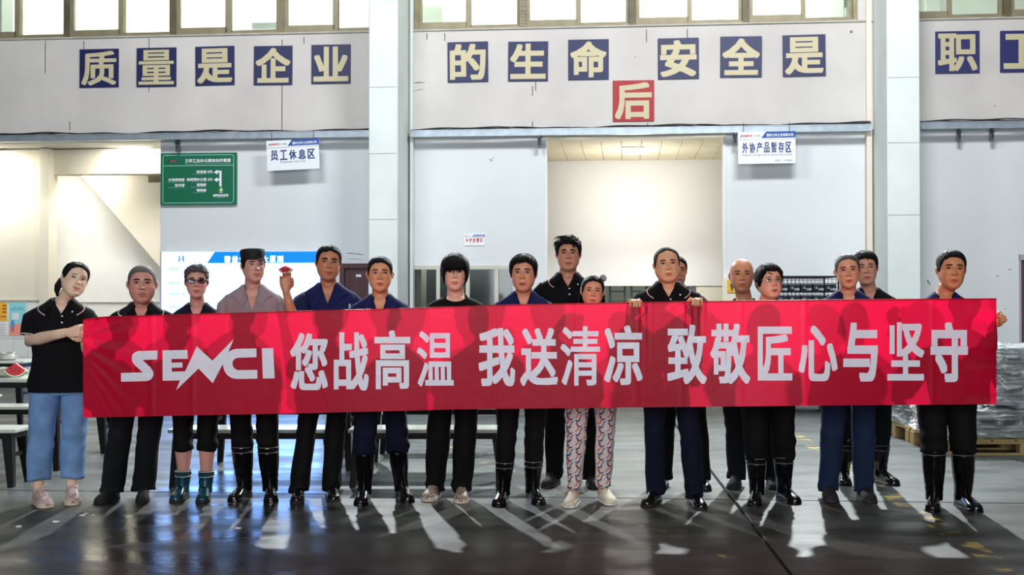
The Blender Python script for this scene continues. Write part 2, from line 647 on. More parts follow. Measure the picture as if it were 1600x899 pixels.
# scuffs and scratches on the plaster
m_scuff = mat('grey_scuff', (112, 112, 112), 0.9)
for px0, py0, px1, py1, d_, r_ in ((541, 396, 556, 397, Dl, .006), (553, 397, 568, 398.5, Dl, .006), (543, 405, 566, 406, Dl, .003), (646, 130, 664, 129, 0, .008), (646, 143, 664, 139, 0, .004),
                                   (1328, 50, 1332, 50.5, 0, .025), (764, 248, 769, 253, Dl, .006), (768, 252, 772, 245, Dl, .004), (1449, 438, 1451, 443, Dl, .012), (1452, 442, 1453, 446, Dl, .009),
                                   (992, 89, 993, 90, 0, .01), (1553, 165, 1554, 167, 0, .008), (1575, 422, 1581, 421, Dl, .006), (1556, 432, 1561, 432, Dl, .006), (1570, 483, 1571, 484, Dl, .01)):
    u0_, z0_ = wp(px0, py0, d_)
    u1_, z1_ = wp(px1, py1, d_)
    b = MB()
    b.tube([(u0_, d_, z0_), ((u0_ + u1_) / 2, d_, (z0_ + z1_) / 2 + .006), (u1_, d_, z1_)], [r_ * .5, r_, r_ * .4], 6, True, flat=1.0)
    o = b.build('scuff', m_scuff, up)
    for v in o.data.vertices:
        v.co.y = d_ - .002 + (v.co.y - d_) * .1

# ---- stairwell on the left
Ds = 2.6
zst = zt
ux0, ux1 = U(-140, 1.2), U(67, 1.2)
wbox('wall_stair_left', m_cream, UL, ux1, 1.2, 1.35, 0, zst)
wbox('trim_4', m_cream, ux1 - 0.01, U(75.5, 1.1), 1.1, 1.4, 0, zst, label='cream corner post in the stairwell')
wbox('wall_stair_back', m_stairwhite, UL, u250 + 1.2, Ds, Ds + 0.15, 0, zst + 1)
wbox('wall_stair_right', m_stairwhite, u250 + 0.9, u250 + 1.05, Dl + 0.2, Ds, 0, zst + 1)
wbox('beam_stair', m_cream, ux1, u250 + 0.9, 1.25, 1.5, Z(160, 272, 1.25), zst)
wbox('ceiling_stair', m_stairwhite, UL, u250 + 1.05, 0.3, Ds + 0.1, zst + 0.02, zst + 0.1)
# the flight of stairs seen from below, as a solid sloping soffit
pts = [wp(122, 268, 2.0), wp(262, 432, 2.0)]
b = MB()
du, dz = pts[1][0] - pts[0][0], pts[1][1] - pts[0][1]
q0 = (pts[0][0] - 0.2 * du, pts[0][1] - 0.2 * dz)
q1 = (pts[1][0] + 0.6 * du, pts[1][1] + 0.6 * dz)
nst = 11
top = []
for i in range(nst):
    x0 = q0[0] + (q1[0] - q0[0]) * i / nst
    x1 = q0[0] + (q1[0] - q0[0]) * (i + 1) / nst
    z = q0[1] + (q1[1] - q0[1]) * i / nst + 1.2
    top += [(x0, z), (x1, z)]
b.prism([q1, q0] + top, 2.0, Ds)
b.build('stair_flight', m_cream, wall=True, kind='structure', label='sloping underside of the stair flight')
zr = Z(40, 471, 1.2)
wbox('trim_5', mat('grey_trim', (168, 166, 160), 0.6), UL, ux1, 1.17, 1.2, zr - 0.02, zr + 0.02)
zr2 = Z(160, 473, Ds)
wbox('trim_6', mat('grey_trim'), ux1, u250 + 0.9, Ds - 0.02, Ds, zr2 - 0.012, zr2 + 0.012)
# tiled dado
m_tile = mat('white_wall_tile', (238, 240, 238), 0.25)
b = MB()
b.box(UL, ux1, 1.18, 1.2, 0, zr - 0.02)
dado = b.build('wall_tiled', mat('tile_grout', (196, 196, 192), 0.9), wall=True, kind='structure')
tw, th = 0.24, 0.30
tile_me = None
u_ = ux1 - tw
while u_ > U(-30, 1.18):
    z_ = zr - 0.02 - th
    while z_ > 0.1:
        if tile_me is None:
            b = MB()
            b.box(0.003, tw - 0.003, -0.008, 0.0, 0.003, th - 0.003)
            o = b.build('tile', m_tile, dado, bev=0.002)
            tile_me = o.data
        else:
            o = place(tile_me, 'tile', dado)
        o.location = (u_, 1.18, z_)
        z_ -= th
    u_ -= tw
light('stairwell_lamp', 'AREA', wl(U(120, 1.7), 1.68, zst - 0.1), wl(U(135, 2.6), 2.6, 1.6), 34, (1.0, 0.99, 0.95), 0.5, 0.25)
light('stairwell_lamp', 'AREA', wl(u250 - 0.9, 0.95, zst - 0.05), wl(u250 - 0.9, 1.9, 1.0), 34, (1.0, 0.98, 0.92), 0.5, 0.5)
light('stairwell_lamp', 'AREA', wl(ux1 - 0.9, 0.7, zst - 0.1), wl(ux1 - 0.6, 1.2, 1.0), 40, (1.0, 0.98, 0.90), 0.4, 0.4)

# ---- upper windows: sliding sashes in old frames, lit rooms behind
ztop = 7.4


def upper_window(n, x0, xm, x1, z0, left_heavy=True):
    """one unit between two thick posts; xm: the meeting stile"""
    a0, am0, am1, a1 = U(x0), U(xm[0]), U(xm[1]), U(x1)
    o = wthing('window_%d' % n, None, None, a0, 0, 0)
    o['kind'] = 'structure'
    w = a1 - a0
    b = MB()
    b.box(-0.05, 0.05, 0.02, 0.22, z0, ztop)
    b.box(w - 0.05, w + 0.05, 0.02, 0.22, z0, ztop)
    b.box(0.05, w - 0.05, 0.02, 0.22, z0, z0 + 0.035)
    b.build('outer_frame', m_alu, o)
    h = 0.075
    for k, (s0, s1, dd) in enumerate(((0.05, am1 - a0, 0.04), (am0 - a0 + 0.02, w - 0.05, 0.12))):
        b = MB()
        rail = 0.085 if k == 0 else 0.05
        b.box(s0, s0 + 0.05, dd, dd + 0.06, z0 + 0.035, ztop)
        b.box(s1 - (am1 - am0 if k == 0 else 0.05), s1, dd, dd + 0.06, z0 + 0.035, ztop)
        b.box(s0 + 0.05, s1 - 0.05, dd, dd + 0.06, z0 + 0.035, z0 + 0.035 + rail)
        s = b.build('sash', m_alu, o)
        b = MB()
        b.box(s0 + 0.05, s1 - 0.05, dd + 0.025, dd + 0.031, z0 + 0.035 + rail, ztop)
        b.build('glass_pane', m_glass, s)
    return o


zs = z_sill
units = [(-62, (18, 26), 101), (101, (181, 189), 268), (268, (349, 357), 437), (437, (518, 526), 602),
         (648, (727, 734), 817), (817, (900, 907), 989), (989, (1075, 1082), 1167), (1167, (1254, 1261), 1341),
         (1400, (1484, 1491), 1578), (1578, (1668, 1676), 1760)]
for k, (x0, xm, x1) in enumerate(units):
    upper_window(k + 2, x0, xm, x1, zs)
wbox('wall_back_upper', m_wall_up, U(602), U(645), 0.0, 0.3, zs, ztop + 0.5)
wbox('wall_back_upper', m_wall_up, U(1342), U(1400), 0.0, 0.3, zs, ztop + 0.5)
wbox('wall_back_upper', m_wall_up, UL, UR, 0.0, 0.3, ztop, ztop + 0.8)
b = MB()
b.box(UL, UR, -0.03, 0.3, zs - 0.02, zs + 0.002)
b.build('trim_7', mat('grey_sill', (190, 186, 176), 0.8, var=0.2, vscale=4), wall=True, kind='structure')
# upper rooms
m_up = mat('upper_room_paint', (240, 243, 236), 0.8, var=0.03)
wbox('wall_upper_room', m_up, UL, UR, 3.4, 3.5, 4.9, 7.8)
wbox('floor_upper_room', m_up, UL, UR, 0.3, 3.4, 4.8, 4.9)
wbox('ceiling_upper_room', m_up, UL, UR, 0.3, 3.4, 7.7, 7.8)
for px in (0, 575, 690, 985, 1300, 1450):
    wbox('wall_upper_partition', mat('upper_partition_paint', (226, 230, 224), 0.8), U(px, 1.6), U(px, 1.6) + 0.2, 1.6, 3.4, 4.9, 7.7)
for px, e in ((60, 120), (230, 170), (420, 130), (610, 60), (800, 130), (930, 110), (1090, 130), (1240, 110), (1520, 40)):
    p = wl(U(px, 1.4), 1.4, 7.6)
    light('upper_room_lamp', 'AREA', p, wl(U(px, 1.4), 1.8, 5), e * 0.5, (0.97, 1.0, 0.96), 0.9, 0.4)
for px, py, w_, h_ in ((420, 40, 0.55, 0.10), (1332, 20, 0.2, 0.18)):
    u, z = wp(px, py, 0.9)
    wbox('trim_8', mat('grey_box', (176, 180, 182), 0.7), u - w_ / 2, u + w_ / 2, 0.9, 1.0, z - h_ / 2, z + h_ / 2)

# ---- cable trays with loose cables and brackets
rnd = random.Random(5)
for i, (x0, x1, y0, y1) in enumerate(((-80, 576, 218, 208.5), (640, 1363, 211, 197), (1441, 1700, 196.5, 192.5))):
    dd = -0.16
    a0, a1 = U(x0, dd), U(x1, dd)
    zc0 = (Z(x0, y0, dd) + Z(x1, y1, dd)) / 2
    t = wthing('cable_tray', ('galvanised cable tray above the green sign and stairwell opening', 'galvanised cable tray between the two pillars',
                             'short galvanised cable tray on the far side of the second pillar')[i], 'cable tray', a0, dd, zc0, 'cable trays on the back wall')
    w = a1 - a0
    b = MB()
    b.box(0, w, 0.0, 0.012, -0.045, 0.045)
    b.box(0, w, 0.012, 0.12, -0.045, -0.035)
    b.box(0, w, -0.006, 0.0, 0.036, 0.05)
    b.box(0, w, -0.006, 0.0, -0.05, -0.038)
    b.build('tray_channel', m_galv, t)
    for k in range(3):
        pts = []
        s = 60
        ph = rnd.random() * 6
        for q in range(s + 1):
            x = w * q / s
            pts.append((x, 0.03 + 0.02 * k, 0.052 + 0.012 * k + 0.012 * math.sin(x * 2.3 + ph) + 0.008 * math.sin(x * 7.1 + 2 * ph)))
        b = MB()
        b.tube(pts, 0.009, 5)
        b.build('cable', m_cable, t, smooth=True)
    for px in ((272, ), (842, 1150), (1503, 1555))[i]:
        ub = U(px, dd) - a0
        b = MB()
        b.box(ub - 0.025, ub + 0.025, 0.10, 0.15, -0.22, -0.045)
        b.prism([(ub - 0.015, -0.045), (ub + 0.015, -0.045), (ub + 0.015, -0.075), (ub - 0.015, -0.075)], 0.0, 0.15)
        b.tube([(ub, 0.01, -0.06), (ub, 0.12, -0.2)], 0.012, 6)
        b.build('bracket', mat('dark_steel', (92, 98, 104), 0.5, metal=0.5), t)

# ================================================================ lettering
def font_tris(txt, size=1.0):
    c = bpy.data.curves.new('lettering', 'FONT')
    c.body = txt
    c.size = size
    c.resolution_u = 3
    o = bpy.data.objects.new('lettering', c)
    COL.objects.link(o)
    dg = bpy.context.evaluated_depsgraph_get()
    me = bpy.data.meshes.new_from_object(o.evaluated_get(dg), depsgraph=dg)
    v = np.array([p.co[:2] for p in me.vertices])
    f = [tuple(p.vertices) for p in me.polygons]
    bpy.data.meshes.remove(me)
    bpy.data.objects.remove(o)
    bpy.data.curves.remove(c)
    return v, f


def poly_fill(loops):
    """even-odd fill of 2D outlines -> verts, faces"""
    c = bpy.data.curves.new('outline', 'CURVE')
    c.dimensions = '2D'
    c.fill_mode = 'BOTH'
    for lp in loops:
        s = c.splines.new('POLY')
        s.points.add(len(lp) - 1)
        s.points.foreach_set('co', np.array([(x, y, 0, 1) for x, y in lp], dtype=np.float32).ravel())
        s.use_cyclic_u = True
    o = bpy.data.objects.new('outline', c)
    COL.objects.link(o)
    dg = bpy.context.evaluated_depsgraph_get()
    me = bpy.data.meshes.new_from_object(o.evaluated_get(dg), depsgraph=dg)
    v = np.array([p.co[:2] for p in me.vertices])
    f = [tuple(p.vertices) for p in me.polygons]
    bpy.data.meshes.remove(me)
    bpy.data.objects.remove(o)
    bpy.data.curves.remove(c)
    return v, f


def rdp(p, eps):
    if len(p) < 3:
        return p
    a, b = np.array(p[0], float), np.array(p[-1], float)
    q = np.array(p, float)
    d = b - a
    n = np.hypot(*d)
    dist = np.abs(d[0] * (q[:, 1] - a[1]) - d[1] * (q[:, 0] - a[0])) / n if n > 1e-9 else np.hypot(*(q - a).T)
    i = int(dist.argmax())
    if dist[i] > eps:
        return rdp(p[:i + 1], eps)[:-1] + rdp(p[i:], eps)
    return [p[0], p[-1]]


GL = {}


def glyph(ch, aspect, kx, ky, H=300):
    """a heavy version of a character, widened stroke by stroke: verts in the unit square, faces"""
    key = (ch, round(aspect, 2), kx, ky)
    kx, ky = kx * 2, ky * 2
    if key in GL:
        return GL[key]
    v, f = font_tris(ch)
    v = v - v.min(0)
    v = v / v.max(0)
    Wd = int(H * aspect)
    P = 2
    g = np.zeros((H + 2 * P, Wd + 2 * P), bool)
    inW, inH = Wd - 2 * kx, H - 2 * ky
    pts = v * [inW, inH] + [P + kx, P + ky]
    for t in f:
        for k in range(1, len(t) - 1):
            a, b, c = pts[t[0]], pts[t[k]], pts[t[k + 1]]
            x0, x1 = int(min(a[0], b[0], c[0])), int(max(a[0], b[0], c[0])) + 2
            y0, y1 = int(min(a[1], b[1], c[1])), int(max(a[1], b[1], c[1])) + 2
            X, Y = np.meshgrid(np.arange(x0, x1) + 0.5, np.arange(y0, y1) + 0.5)
            s = lambda p, q: (q[0] - p[0]) * (Y - p[1]) - (q[1] - p[1]) * (X - p[0])
            d1, d2, d3 = s(a, b), s(b, c), s(c, a)
            ins = ((d1 >= -.01) & (d2 >= -.01) & (d3 >= -.01)) | ((d1 <= .01) & (d2 <= .01) & (d3 <= .01))
            g[y0:y1, x0:x1] |= ins[:g.shape[0] - y0, :g.shape[1] - x0]
    o = g.copy()
    for k in range(1, kx + 1):
        o[:, k:] |= g[:, :-k]
        o[:, :-k] |= g[:, k:]
    g = o.copy()
    for k in range(1, ky + 1):
        o[k:] |= g[:-k]
        o[:-k] |= g[k:]
    hh, ww = o.shape
    nxt = {}
    op_ = np.pad(o, 1)
    edge = o & ~(op_[:-2, 1:-1] & op_[2:, 1:-1] & op_[1:-1, :-2] & op_[1:-1, 2:])
    for y in range(hh):
        for x in np.nonzero(edge[y])[0].tolist():
            if y == 0 or not o[y - 1, x]:
                nxt.setdefault((x, y), []).append((x + 1, y))
            if x == ww - 1 or not o[y, x + 1]:
                nxt.setdefault((x + 1, y), []).append((x + 1, y + 1))
            if y == hh - 1 or not o[y + 1, x]:
                nxt.setdefault((x + 1, y + 1), []).append((x, y + 1))
            if x == 0 or not o[y, x - 1]:
                nxt.setdefault((x, y + 1), []).append((x, y))
    loops = []
    while nxt:
        st = next(iter(nxt))
        cur, lp, prev = st, [st], None
        while True:
            opt = nxt[cur]
            if len(opt) == 1 or prev is None:
                q = opt.pop(0)
            else:
                d = (cur[0] - prev[0], cur[1] - prev[1])
                k = max(range(len(opt)), key=lambda i: d[0] * (opt[i][1] - cur[1]) - d[1] * (opt[i][0] - cur[0]))
                q = opt.pop(k)
            if not opt:
                del nxt[cur]
            prev, cur = cur, q
            if cur == st:
                break
            lp.append(cur)
        if len(lp) > 12:
            h = len(lp) // 2
            lp = rdp(lp[:h + 1], 1.2)[:-1] + rdp(lp[h:] + [lp[0]], 1.2)[:-1]
            if len(lp) > 2:
                loops.append([((x - P) / Wd, (y - P) / H) for x, y in lp])
    from mathutils.geometry import delaunay_2d_cdt
    vs, es, idx = [], [], {}
    for lp in loops:
        ids = []
        for q in lp:
            if q not in idx:
                idx[q] = len(vs)
                vs.append(Vector(q))
            ids.append(idx[q])
        es += [(ids[i], ids[(i + 1) % len(ids)]) for i in range(len(ids))]
    r = delaunay_2d_cdt(vs, es, [], 0, 1e-6)
    V2 = [(p.x, p.y) for p in r[0]]
    F2 = []
    for t in r[2]:
        cx, cy = sum(V2[i][0] for i in t) / len(t), sum(V2[i][1] for i in t) / len(t)
        odd = False
        for lp in loops:
            q = np.array(lp)
            q2 = np.roll(q, -1, 0)
            m_ = (q[:, 1] > cy) != (q2[:, 1] > cy)
            if m_.any():
                xs_ = q[m_, 0] + (cy - q[m_, 1]) / (q2[m_, 1] - q[m_, 1]) * (q2[m_, 0] - q[m_, 0])
                odd ^= bool((xs_ > cx).sum() % 2)
        if odd:
            F2.append(tuple(t))
    GL[key] = (np.array(V2), F2)
    return GL[key]


def flat_text(mb, txt, x, z, h, w=None, align='l', y=0.0, mi=0, bold=0.0, slant=0.0):
    """ordinary lettering in the x-z plane of a board; h: cap height, w: total width"""
    v, f = font_tris(txt)
    lo, hi = v.min(0), v.max(0)
    sx = h / (hi[1] - lo[1])
    sw = w / (hi[0] - lo[0]) if w else sx
    off = {'l': 0, 'c': -(hi[0] - lo[0]) * sw / 2, 'r': -(hi[0] - lo[0]) * sw}[align]
    for dx, dz in ([(0, 0)] if not bold else [(0, 0), (bold, 0), (-bold, 0), (0, bold), (0, -bold)]):
        mb.add([(x + off + (p[0] - lo[0]) * sw + dx + slant * (p[1] - lo[1]) * sx, y - abs(dx) * 0.05 - abs(dz) * 0.07, z + (p[1] - lo[1]) * sx + dz) for p in v], f, mi)


LOGO = [  # outlines of the banner's word mark, in its own picture units
    [(304, 326), (480, 321), (415, 262), (396, 235), (391, 205), (398, 178), (415, 160), (440, 149), (599, 145), (597, 217), (478, 220),
     (545, 284), (562, 310), (567, 335), (560, 360), (543, 380), (515, 391), (306, 396)],
    [(639, 143), (840, 141), (843, 211), (712, 213), (713, 243), (799, 241), (801, 281), (713, 284), (715, 315), (822, 313), (916, 111), (1042, 227),
     (1212, 54), (1167, 165), (1180, 150), (1210, 136), (1240, 131), (1396, 128), (1398, 198), (1245, 203), (1222, 212), (1207, 228), (1203, 248),
     (1208, 272), (1222, 291), (1245, 303), (1403, 301), (1405, 371), (1240, 374), (1200, 367), (1165, 345), (1140, 312), (1129, 275), (1128, 250),
     (1045, 408), (930, 290), (750, 464), (781, 386), (641, 388)],
    [(1440, 127), (1532, 126), (1544, 369), (1449, 371)]]


def logo_small(mb, x, z, w, h, y, mi0=0, mi1=1):
    """the same mark small on a sign board, its middle letter in another colour"""
    for k, lp in enumerate(LOGO):
        v, f = poly_fill([lp])
        mb.add([(x + (p[0] - 304) / 1240 * w, y, z + (464 - p[1]) / 410 * h) for p in v], f, mi1 if k == 1 else mi0)


# ================================================================ slogan panels on the upper wall
m_navy = mat('navy_panel', (14, 25, 80), 0.5)
m_violet = mat('violet_panel', (34, 38, 100), 0.5)
m_redp = mat('red_panel', (166, 6, 30), 0.5)
m_letter = mat('cream_lettering', (200, 189, 154), 0.5)
slog = [('质', 125, 77, 186, 137, 'first'), ('量', 214, 75, 276, 136, 'second'), ('是', 306, 73, 367, 134, 'third'), ('企', 397, 72, 457, 133, 'fourth'), ('业', 487, 70, 548, 131, 'fifth'),
        ('的', 700, 66, 763, 129, 'sixth'), ('生', 794, 65, 856, 127, 'seventh'), ('命', 888, 62, 951, 125, 'eighth'), ('安', 1028, 60, 1092, 124, 'ninth'),
        ('全', 1125, 57, 1190, 121, 'tenth'), ('是', 1223, 55, 1290, 120, 'eleventh'), ('职', 1461, 49, 1530, 115, 'twelfth'), ('工', 1562, 48, 1628, 113, 'thirteenth'),
        ('后', 957.5, 126, 1022, 190, '')]
wording = {'质': 'nearest the stairwell', '量': 'second along from the stairwell', '企': 'fourth from the stairwell', '业': 'closest before the first pillar',
           '的': 'first one after the first pillar', '生': 'second after the first pillar', '命': 'up beside the red panel', '安': 'past the red panel',
           '全': 'with the character 全 for whole', '职': 'beyond the second pillar', '工': 'farthest beyond the second pillar'}
for i, (ch, x0, y0, x1, y1, nth) in enumerate(slog):
    a0, _ = wp(x0, (y0 + y1) / 2)
    a1, _ = wp(x1, (y0 + y1) / 2)
    xm = (x0 + x1) / 2
    _, z0 = wp(xm, y1)
    _, z1 = wp(xm, y0)
    w, h = a1 - a0, z1 - z0
    red = ch == '后'
    m = m_redp if red else (m_violet if i in (11, 12) else m_navy)
    if red:
        lab = 'red square wall panel with the cream character 后, hung below the navy ones'
    elif ch == '是':
        lab = ('navy square wall panel with cream character 是, third from the stairwell', 'navy square wall panel with cream character 是 nearest the second pillar')[i == 10]
    else:
        lab = 'navy square wall panel with cream character %s, %s' % (ch, wording[ch])
    t = wthing('slogan_panel', lab, 'wall sign', a0, -0.02, z0, 'slogan panels on the upper wall')
    b = MB()
    b.box(0, w, 0.0, 0.018, 0, h)
    b.build('panel_board', m, t, bev=0.002)
    v, f = glyph(ch, 1.0, *{'量': (4, 2), '质': (4, 3), '职': (4, 4), '是': (5, 4)}.get(ch, (5, 5)))
    b = MB()
    mg = 0.055 if ch != '工' else 0.08
    b.add([(w * mg + p[0] * w * (1 - 2 * mg), -0.003, h * mg + p[1] * h * (1 - 2 * mg)) for p in v], f)
    b.build('character', m_letter, t)
    if i not in (1, 7, 13):
        t.rotation_euler.y = math.radians(0.5 * math.sin(i * 2.3))

# ================================================================ hanging area signs
m_blue = mat('blue_print', (24, 78, 168), 0.5)
m_darkblue = mat('dark_blue_print', (26, 52, 122), 0.5)
m_grey = mat('grey_print', (96, 100, 112), 0.5)
m_blackp = mat('black_print', (30, 28, 32), 0.5)
m_redt = mat('red_print', (206, 30, 50), 0.5)
m_green = mat('green_board', (0, 104, 74), 0.45)
m_board = mat('white_board', (240, 244, 248), 0.45)


def area_sign(px0, px1, py0, py1, dd, lab, big, bigmat, eng, small, rot, scale=1.0, sub=None):
    a0, a1 = U(px0, dd), U(px1, dd)
    xm = (px0 + px1) / 2
    z0, z1 = Z(xm, py1, dd), Z(xm, py0, dd)
    w, h = a1 - a0, z1 - z0
    t = wthing('area_sign', lab, 'sign', a0, dd, z0, 'white area signs with blue headers')
    b = MB()
    b.box(0, w, 0, 0.012, 0, h)
    b.build('sign_board', m_board, t)
    b = MB()
    b.add([(w * 0.49, -0.001, h), (w, -0.001, h), (w, -0.001, h * 0.80), (w * 0.405, -0.001, h * 0.80)], [(0, 1, 2, 3)])
    b.build('header_band', m_blue, t)
    b = MB()
    b.add([(0, -0.001, h * 0.765), (w, -0.001, h * 0.765), (w, -0.001, h * 0.755), (0, -0.001, h * 0.755)], [(0, 1, 2, 3)], 2)
    logo_small(b, w * 0.035, h * 0.82, w * 0.21, h * 0.11, -0.001, 0, 1)
    flat_text(b, '三华集团', w * 0.265, h * 0.845, h * 0.055, w * 0.125, y=-0.001)
    b.build('header_mark', [m_blackp, m_redt, m_grey], t)
    b = MB()
    flat_text(b, '重庆三华工业有限公司', w * 0.50, h * 0.845, h * 0.085, w * 0.46, y=-0.0025, bold=0.0015)
    b.build('header_lettering', m_white, t)
    n = len(big)
    for k, ch in enumerate(big):
        b = MB()
        cw = w * 0.88 / n
        v, f = glyph(ch, 0.75, 4, 3)
        b.add([(w * 0.06 + cw * (k + 0.1) + p[0] * cw * 0.8, -0.002, h * 0.34 + p[1] * h * 0.33) for p in v], f)
        b.build('character', bigmat, t)
    b = MB()
    flat_text(b, eng, w * 0.5, h * 0.22, h * 0.10, w * (0.48 if len(eng) < 25 else 0.88), 'c', -0.001)
    if sub:
        flat_text(b, sub, w * 0.94, h * 0.06, h * 0.06, w * 0.3, 'r', -0.001)
    b.build('small_lettering', m_grey, t)
    for fx in (0.1, 0.9):
        b = MB()
        b.tube([(w * fx, 0.006, h), (w * fx, 0.006, h + 0.14)], 0.003, 5)
        b.build('hanging_wire', m_cable, t)
    t.rotation_euler.y = math.radians(rot)
    return t


area_sign(417, 499, 220, 267, -0.2, 'white hanging sign with navy words 员工休息区, staff rest area, near the green board', '员工休息区', m_darkblue, 'Employee rest area', 0, -2.2)
area_sign(1154, 1244, 206, 256, -0.2, 'white hanging sign with navy words 外协产品暂存区, over the wall right of the corridor', '外协产品暂存区', m_darkblue, 'Temporary storage area for outsourced products', 0, -0.4, sub='责任部门：外协管理部')
s = area_sign(725, 757, 367, 384, 0.085, 'small white wall sign with red words 水杯放置区 over the office glazing', '水杯放置区', m_redt, 'Cup placement area', 0, 0)
for ch in list(s.children):
    if ch.name.startswith('hanging_wire'):
        bpy.data.objects.remove(ch)

# ---- green direction board
dd = 0.04
a0, a1 = U(250, dd), U(369, dd)
z0, z1 = Z(310, 320, dd), Z(310, 239, dd)
w, h = a1 - a0, z1 - z0
t = wthing('direction_board', 'green direction board with white arrows and department names', 'sign', a0, dd, z0)
X = lambda px: (px - 50) / 1195 * w
Zz = lambda py: h * (1 - (py - 40) / 815)
b = MB()
b.box(0, w, 0, 0.03, 0, h)
b.build('board_panel', m_green, t)
m_mint = mat('mint_line', (170, 226, 206), 0.5)
b = MB()


def frame_line(mb, pts, r, y):
    for p, q in zip(pts, pts[1:]):
        d = Vector((q[0] - p[0], 0, q[1] - p[1])).normalized()
        nn = Vector((-d.z, 0, d.x)) * r
        P_, Q_ = Vector((p[0], y, p[1])) - d * r * 0.8, Vector((q[0], y, q[1])) + d * r * 0.8
        mb.add([P_ + nn, Q_ + nn, Q_ - nn, P_ - nn], [(0, 1, 2, 3)])


corner = lambda cx, cy, a: [(X(cx) + 0.03 * math.cos(math.radians(q)), Zz(cy) + 0.03 * math.sin(math.radians(q))) for q in (a, a + 30, a + 60, a + 90)]
fr = corner(1170, 105, 0) + corner(120, 105, 90) + corner(120, 795, 180) + corner(1170, 795, 270)
frame_line(b, fr + [fr[0]], 0.004, -0.002)
frame_line(b, [(X(95), Zz(240)), (X(1195), Zz(240))], 0.004, -0.0025)
b.build('border_line', m_mint, t)
b = MB()
logo_small(b, X(160), Zz(190), X(320) - X(160), Zz(145) - Zz(190), -0.002, 0, 1)
b.build('header_mark', [m_blackp, m_redt], t)
for txt, x0, x1, y0, y1 in (('三华工业办公楼去向示意图', 440, 1150, 135, 190), ('财务部', 622, 775, 318, 362), ('(3F)', 795, 868, 322, 368), ('计划采购部', 178, 430, 438, 482),
                            ('总经理办公室', 465, 775, 435, 480), ('(2F)', 795, 868, 442, 488), ('技术部', 280, 430, 525, 570), ('管理部', 622, 770, 522, 565), ('销售部', 622, 770, 608, 650), ('您所在的位置', 882, 1118, 692, 732)):
    b = MB()
    flat_text(b, txt, X(x0), Zz(y1), Zz(y0) - Zz(y1), X(x1) - X(x0), y=-0.003, bold=0.0022)
    b.build('lettering', m_board, t)
b = MB()
for txt, x0, x1, y0, y1 in (('Schematic diagram of the direction of the office building', 440, 1150, 205, 222), ('Finance Department', 555, 775, 370, 384), ('Planning and Purchasing', 165, 430, 490, 505),
                            ('General Manager Office', 545, 775, 488, 502), ('Technology Department', 170, 430, 578, 592), ('Management Department', 525, 770, 573, 587), ('Sales Department', 575, 770, 660, 674), ('Your location', 940, 1060, 742, 754)):
    flat_text(b, txt, X(x0), Zz(y1), Zz(y0) - Zz(y1), X(x1) - X(x0), y=-0.003)
b.build('small_lettering', m_mint, t)
for y0, y1 in ((575, 330), (466, 466)):
    pass
b = MB()
ax = lambda lp: b.add([(X(x), -0.004, Zz(y)) for x, y in lp], [tuple(range(len(lp)))])
ax([(978, 570), (1012, 570), (1012, 325), (978, 325)])
ax([(978, 325), (978, 355), (945, 355), (950, 385), (890, 350), (950, 308), (945, 325)])
ax([(978, 450), (978, 480), (945, 480), (950, 506), (890, 466), (950, 428), (945, 450)])
b.build('arrow', m_board, t)
b = MB()
ax = lambda lp: b.add([(X(x), -0.004, Zz(y)) for x, y in lp], [tuple(range(len(lp)))])
ax([(1006 + 11 * math.cos(q), 590 + 11 * math.sin(q)) for q in np.linspace(0, 6.0, 12)])
ax([(992, 604), (1020, 604), (1038, 636), (1030, 640), (1016, 622), (1016, 640), (1028, 676), (1016, 676), (1005, 648), (992, 676), (978, 676), (994, 640), (994, 622), (978, 642), (970, 638)])
b.build('walking_figure', mat('pale_yellow_print', (226, 232, 160), 0.5), t)

# ---- toilet sign
dd = -0.02
a0, a1, z0, z1 = U(1136.5, dd), U(1151, dd), Z(1143, 457.5, dd), Z(1143, 437.5, dd)
t = wthing('toilet_sign', 'yellow toilet sign with black standing figure, on the cream post', 'sign', a0, dd, z0)
w, h = a1 - a0, z1 - z0
b = MB()
b.box(0, w, 0, 0.01, 0, h)
b.build('sign_board', mat('yellow_sign', (240, 184, 24), 0.5), t, bev=0.002)
b = MB()
ax = lambda lp: b.add([(w * x, -0.002, h * y) for x, y in lp], [tuple(range(len(lp)))])
ax([(0.5 + 0.09 * math.cos(q), 0.80 + 0.07 * math.sin(q)) for q in np.linspace(0, 6.0, 12)])
ax([(0.34, 0.70), (0.66, 0.70), (0.72, 0.45), (0.64, 0.43), (0.6, 0.56), (0.6, 0.15), (0.52, 0.15), (0.5, 0.4), (0.48, 0.15), (0.4, 0.15), (0.4, 0.56), (0.36, 0.43), (0.28, 0.45)])
b.build('standing_figure', m_blackp, t)
wbox('trim_9', m_cream, U(1129, 0.0), U(1153, 0.0), 0.0, 0.1, 0, Z(1140, 434, 0))

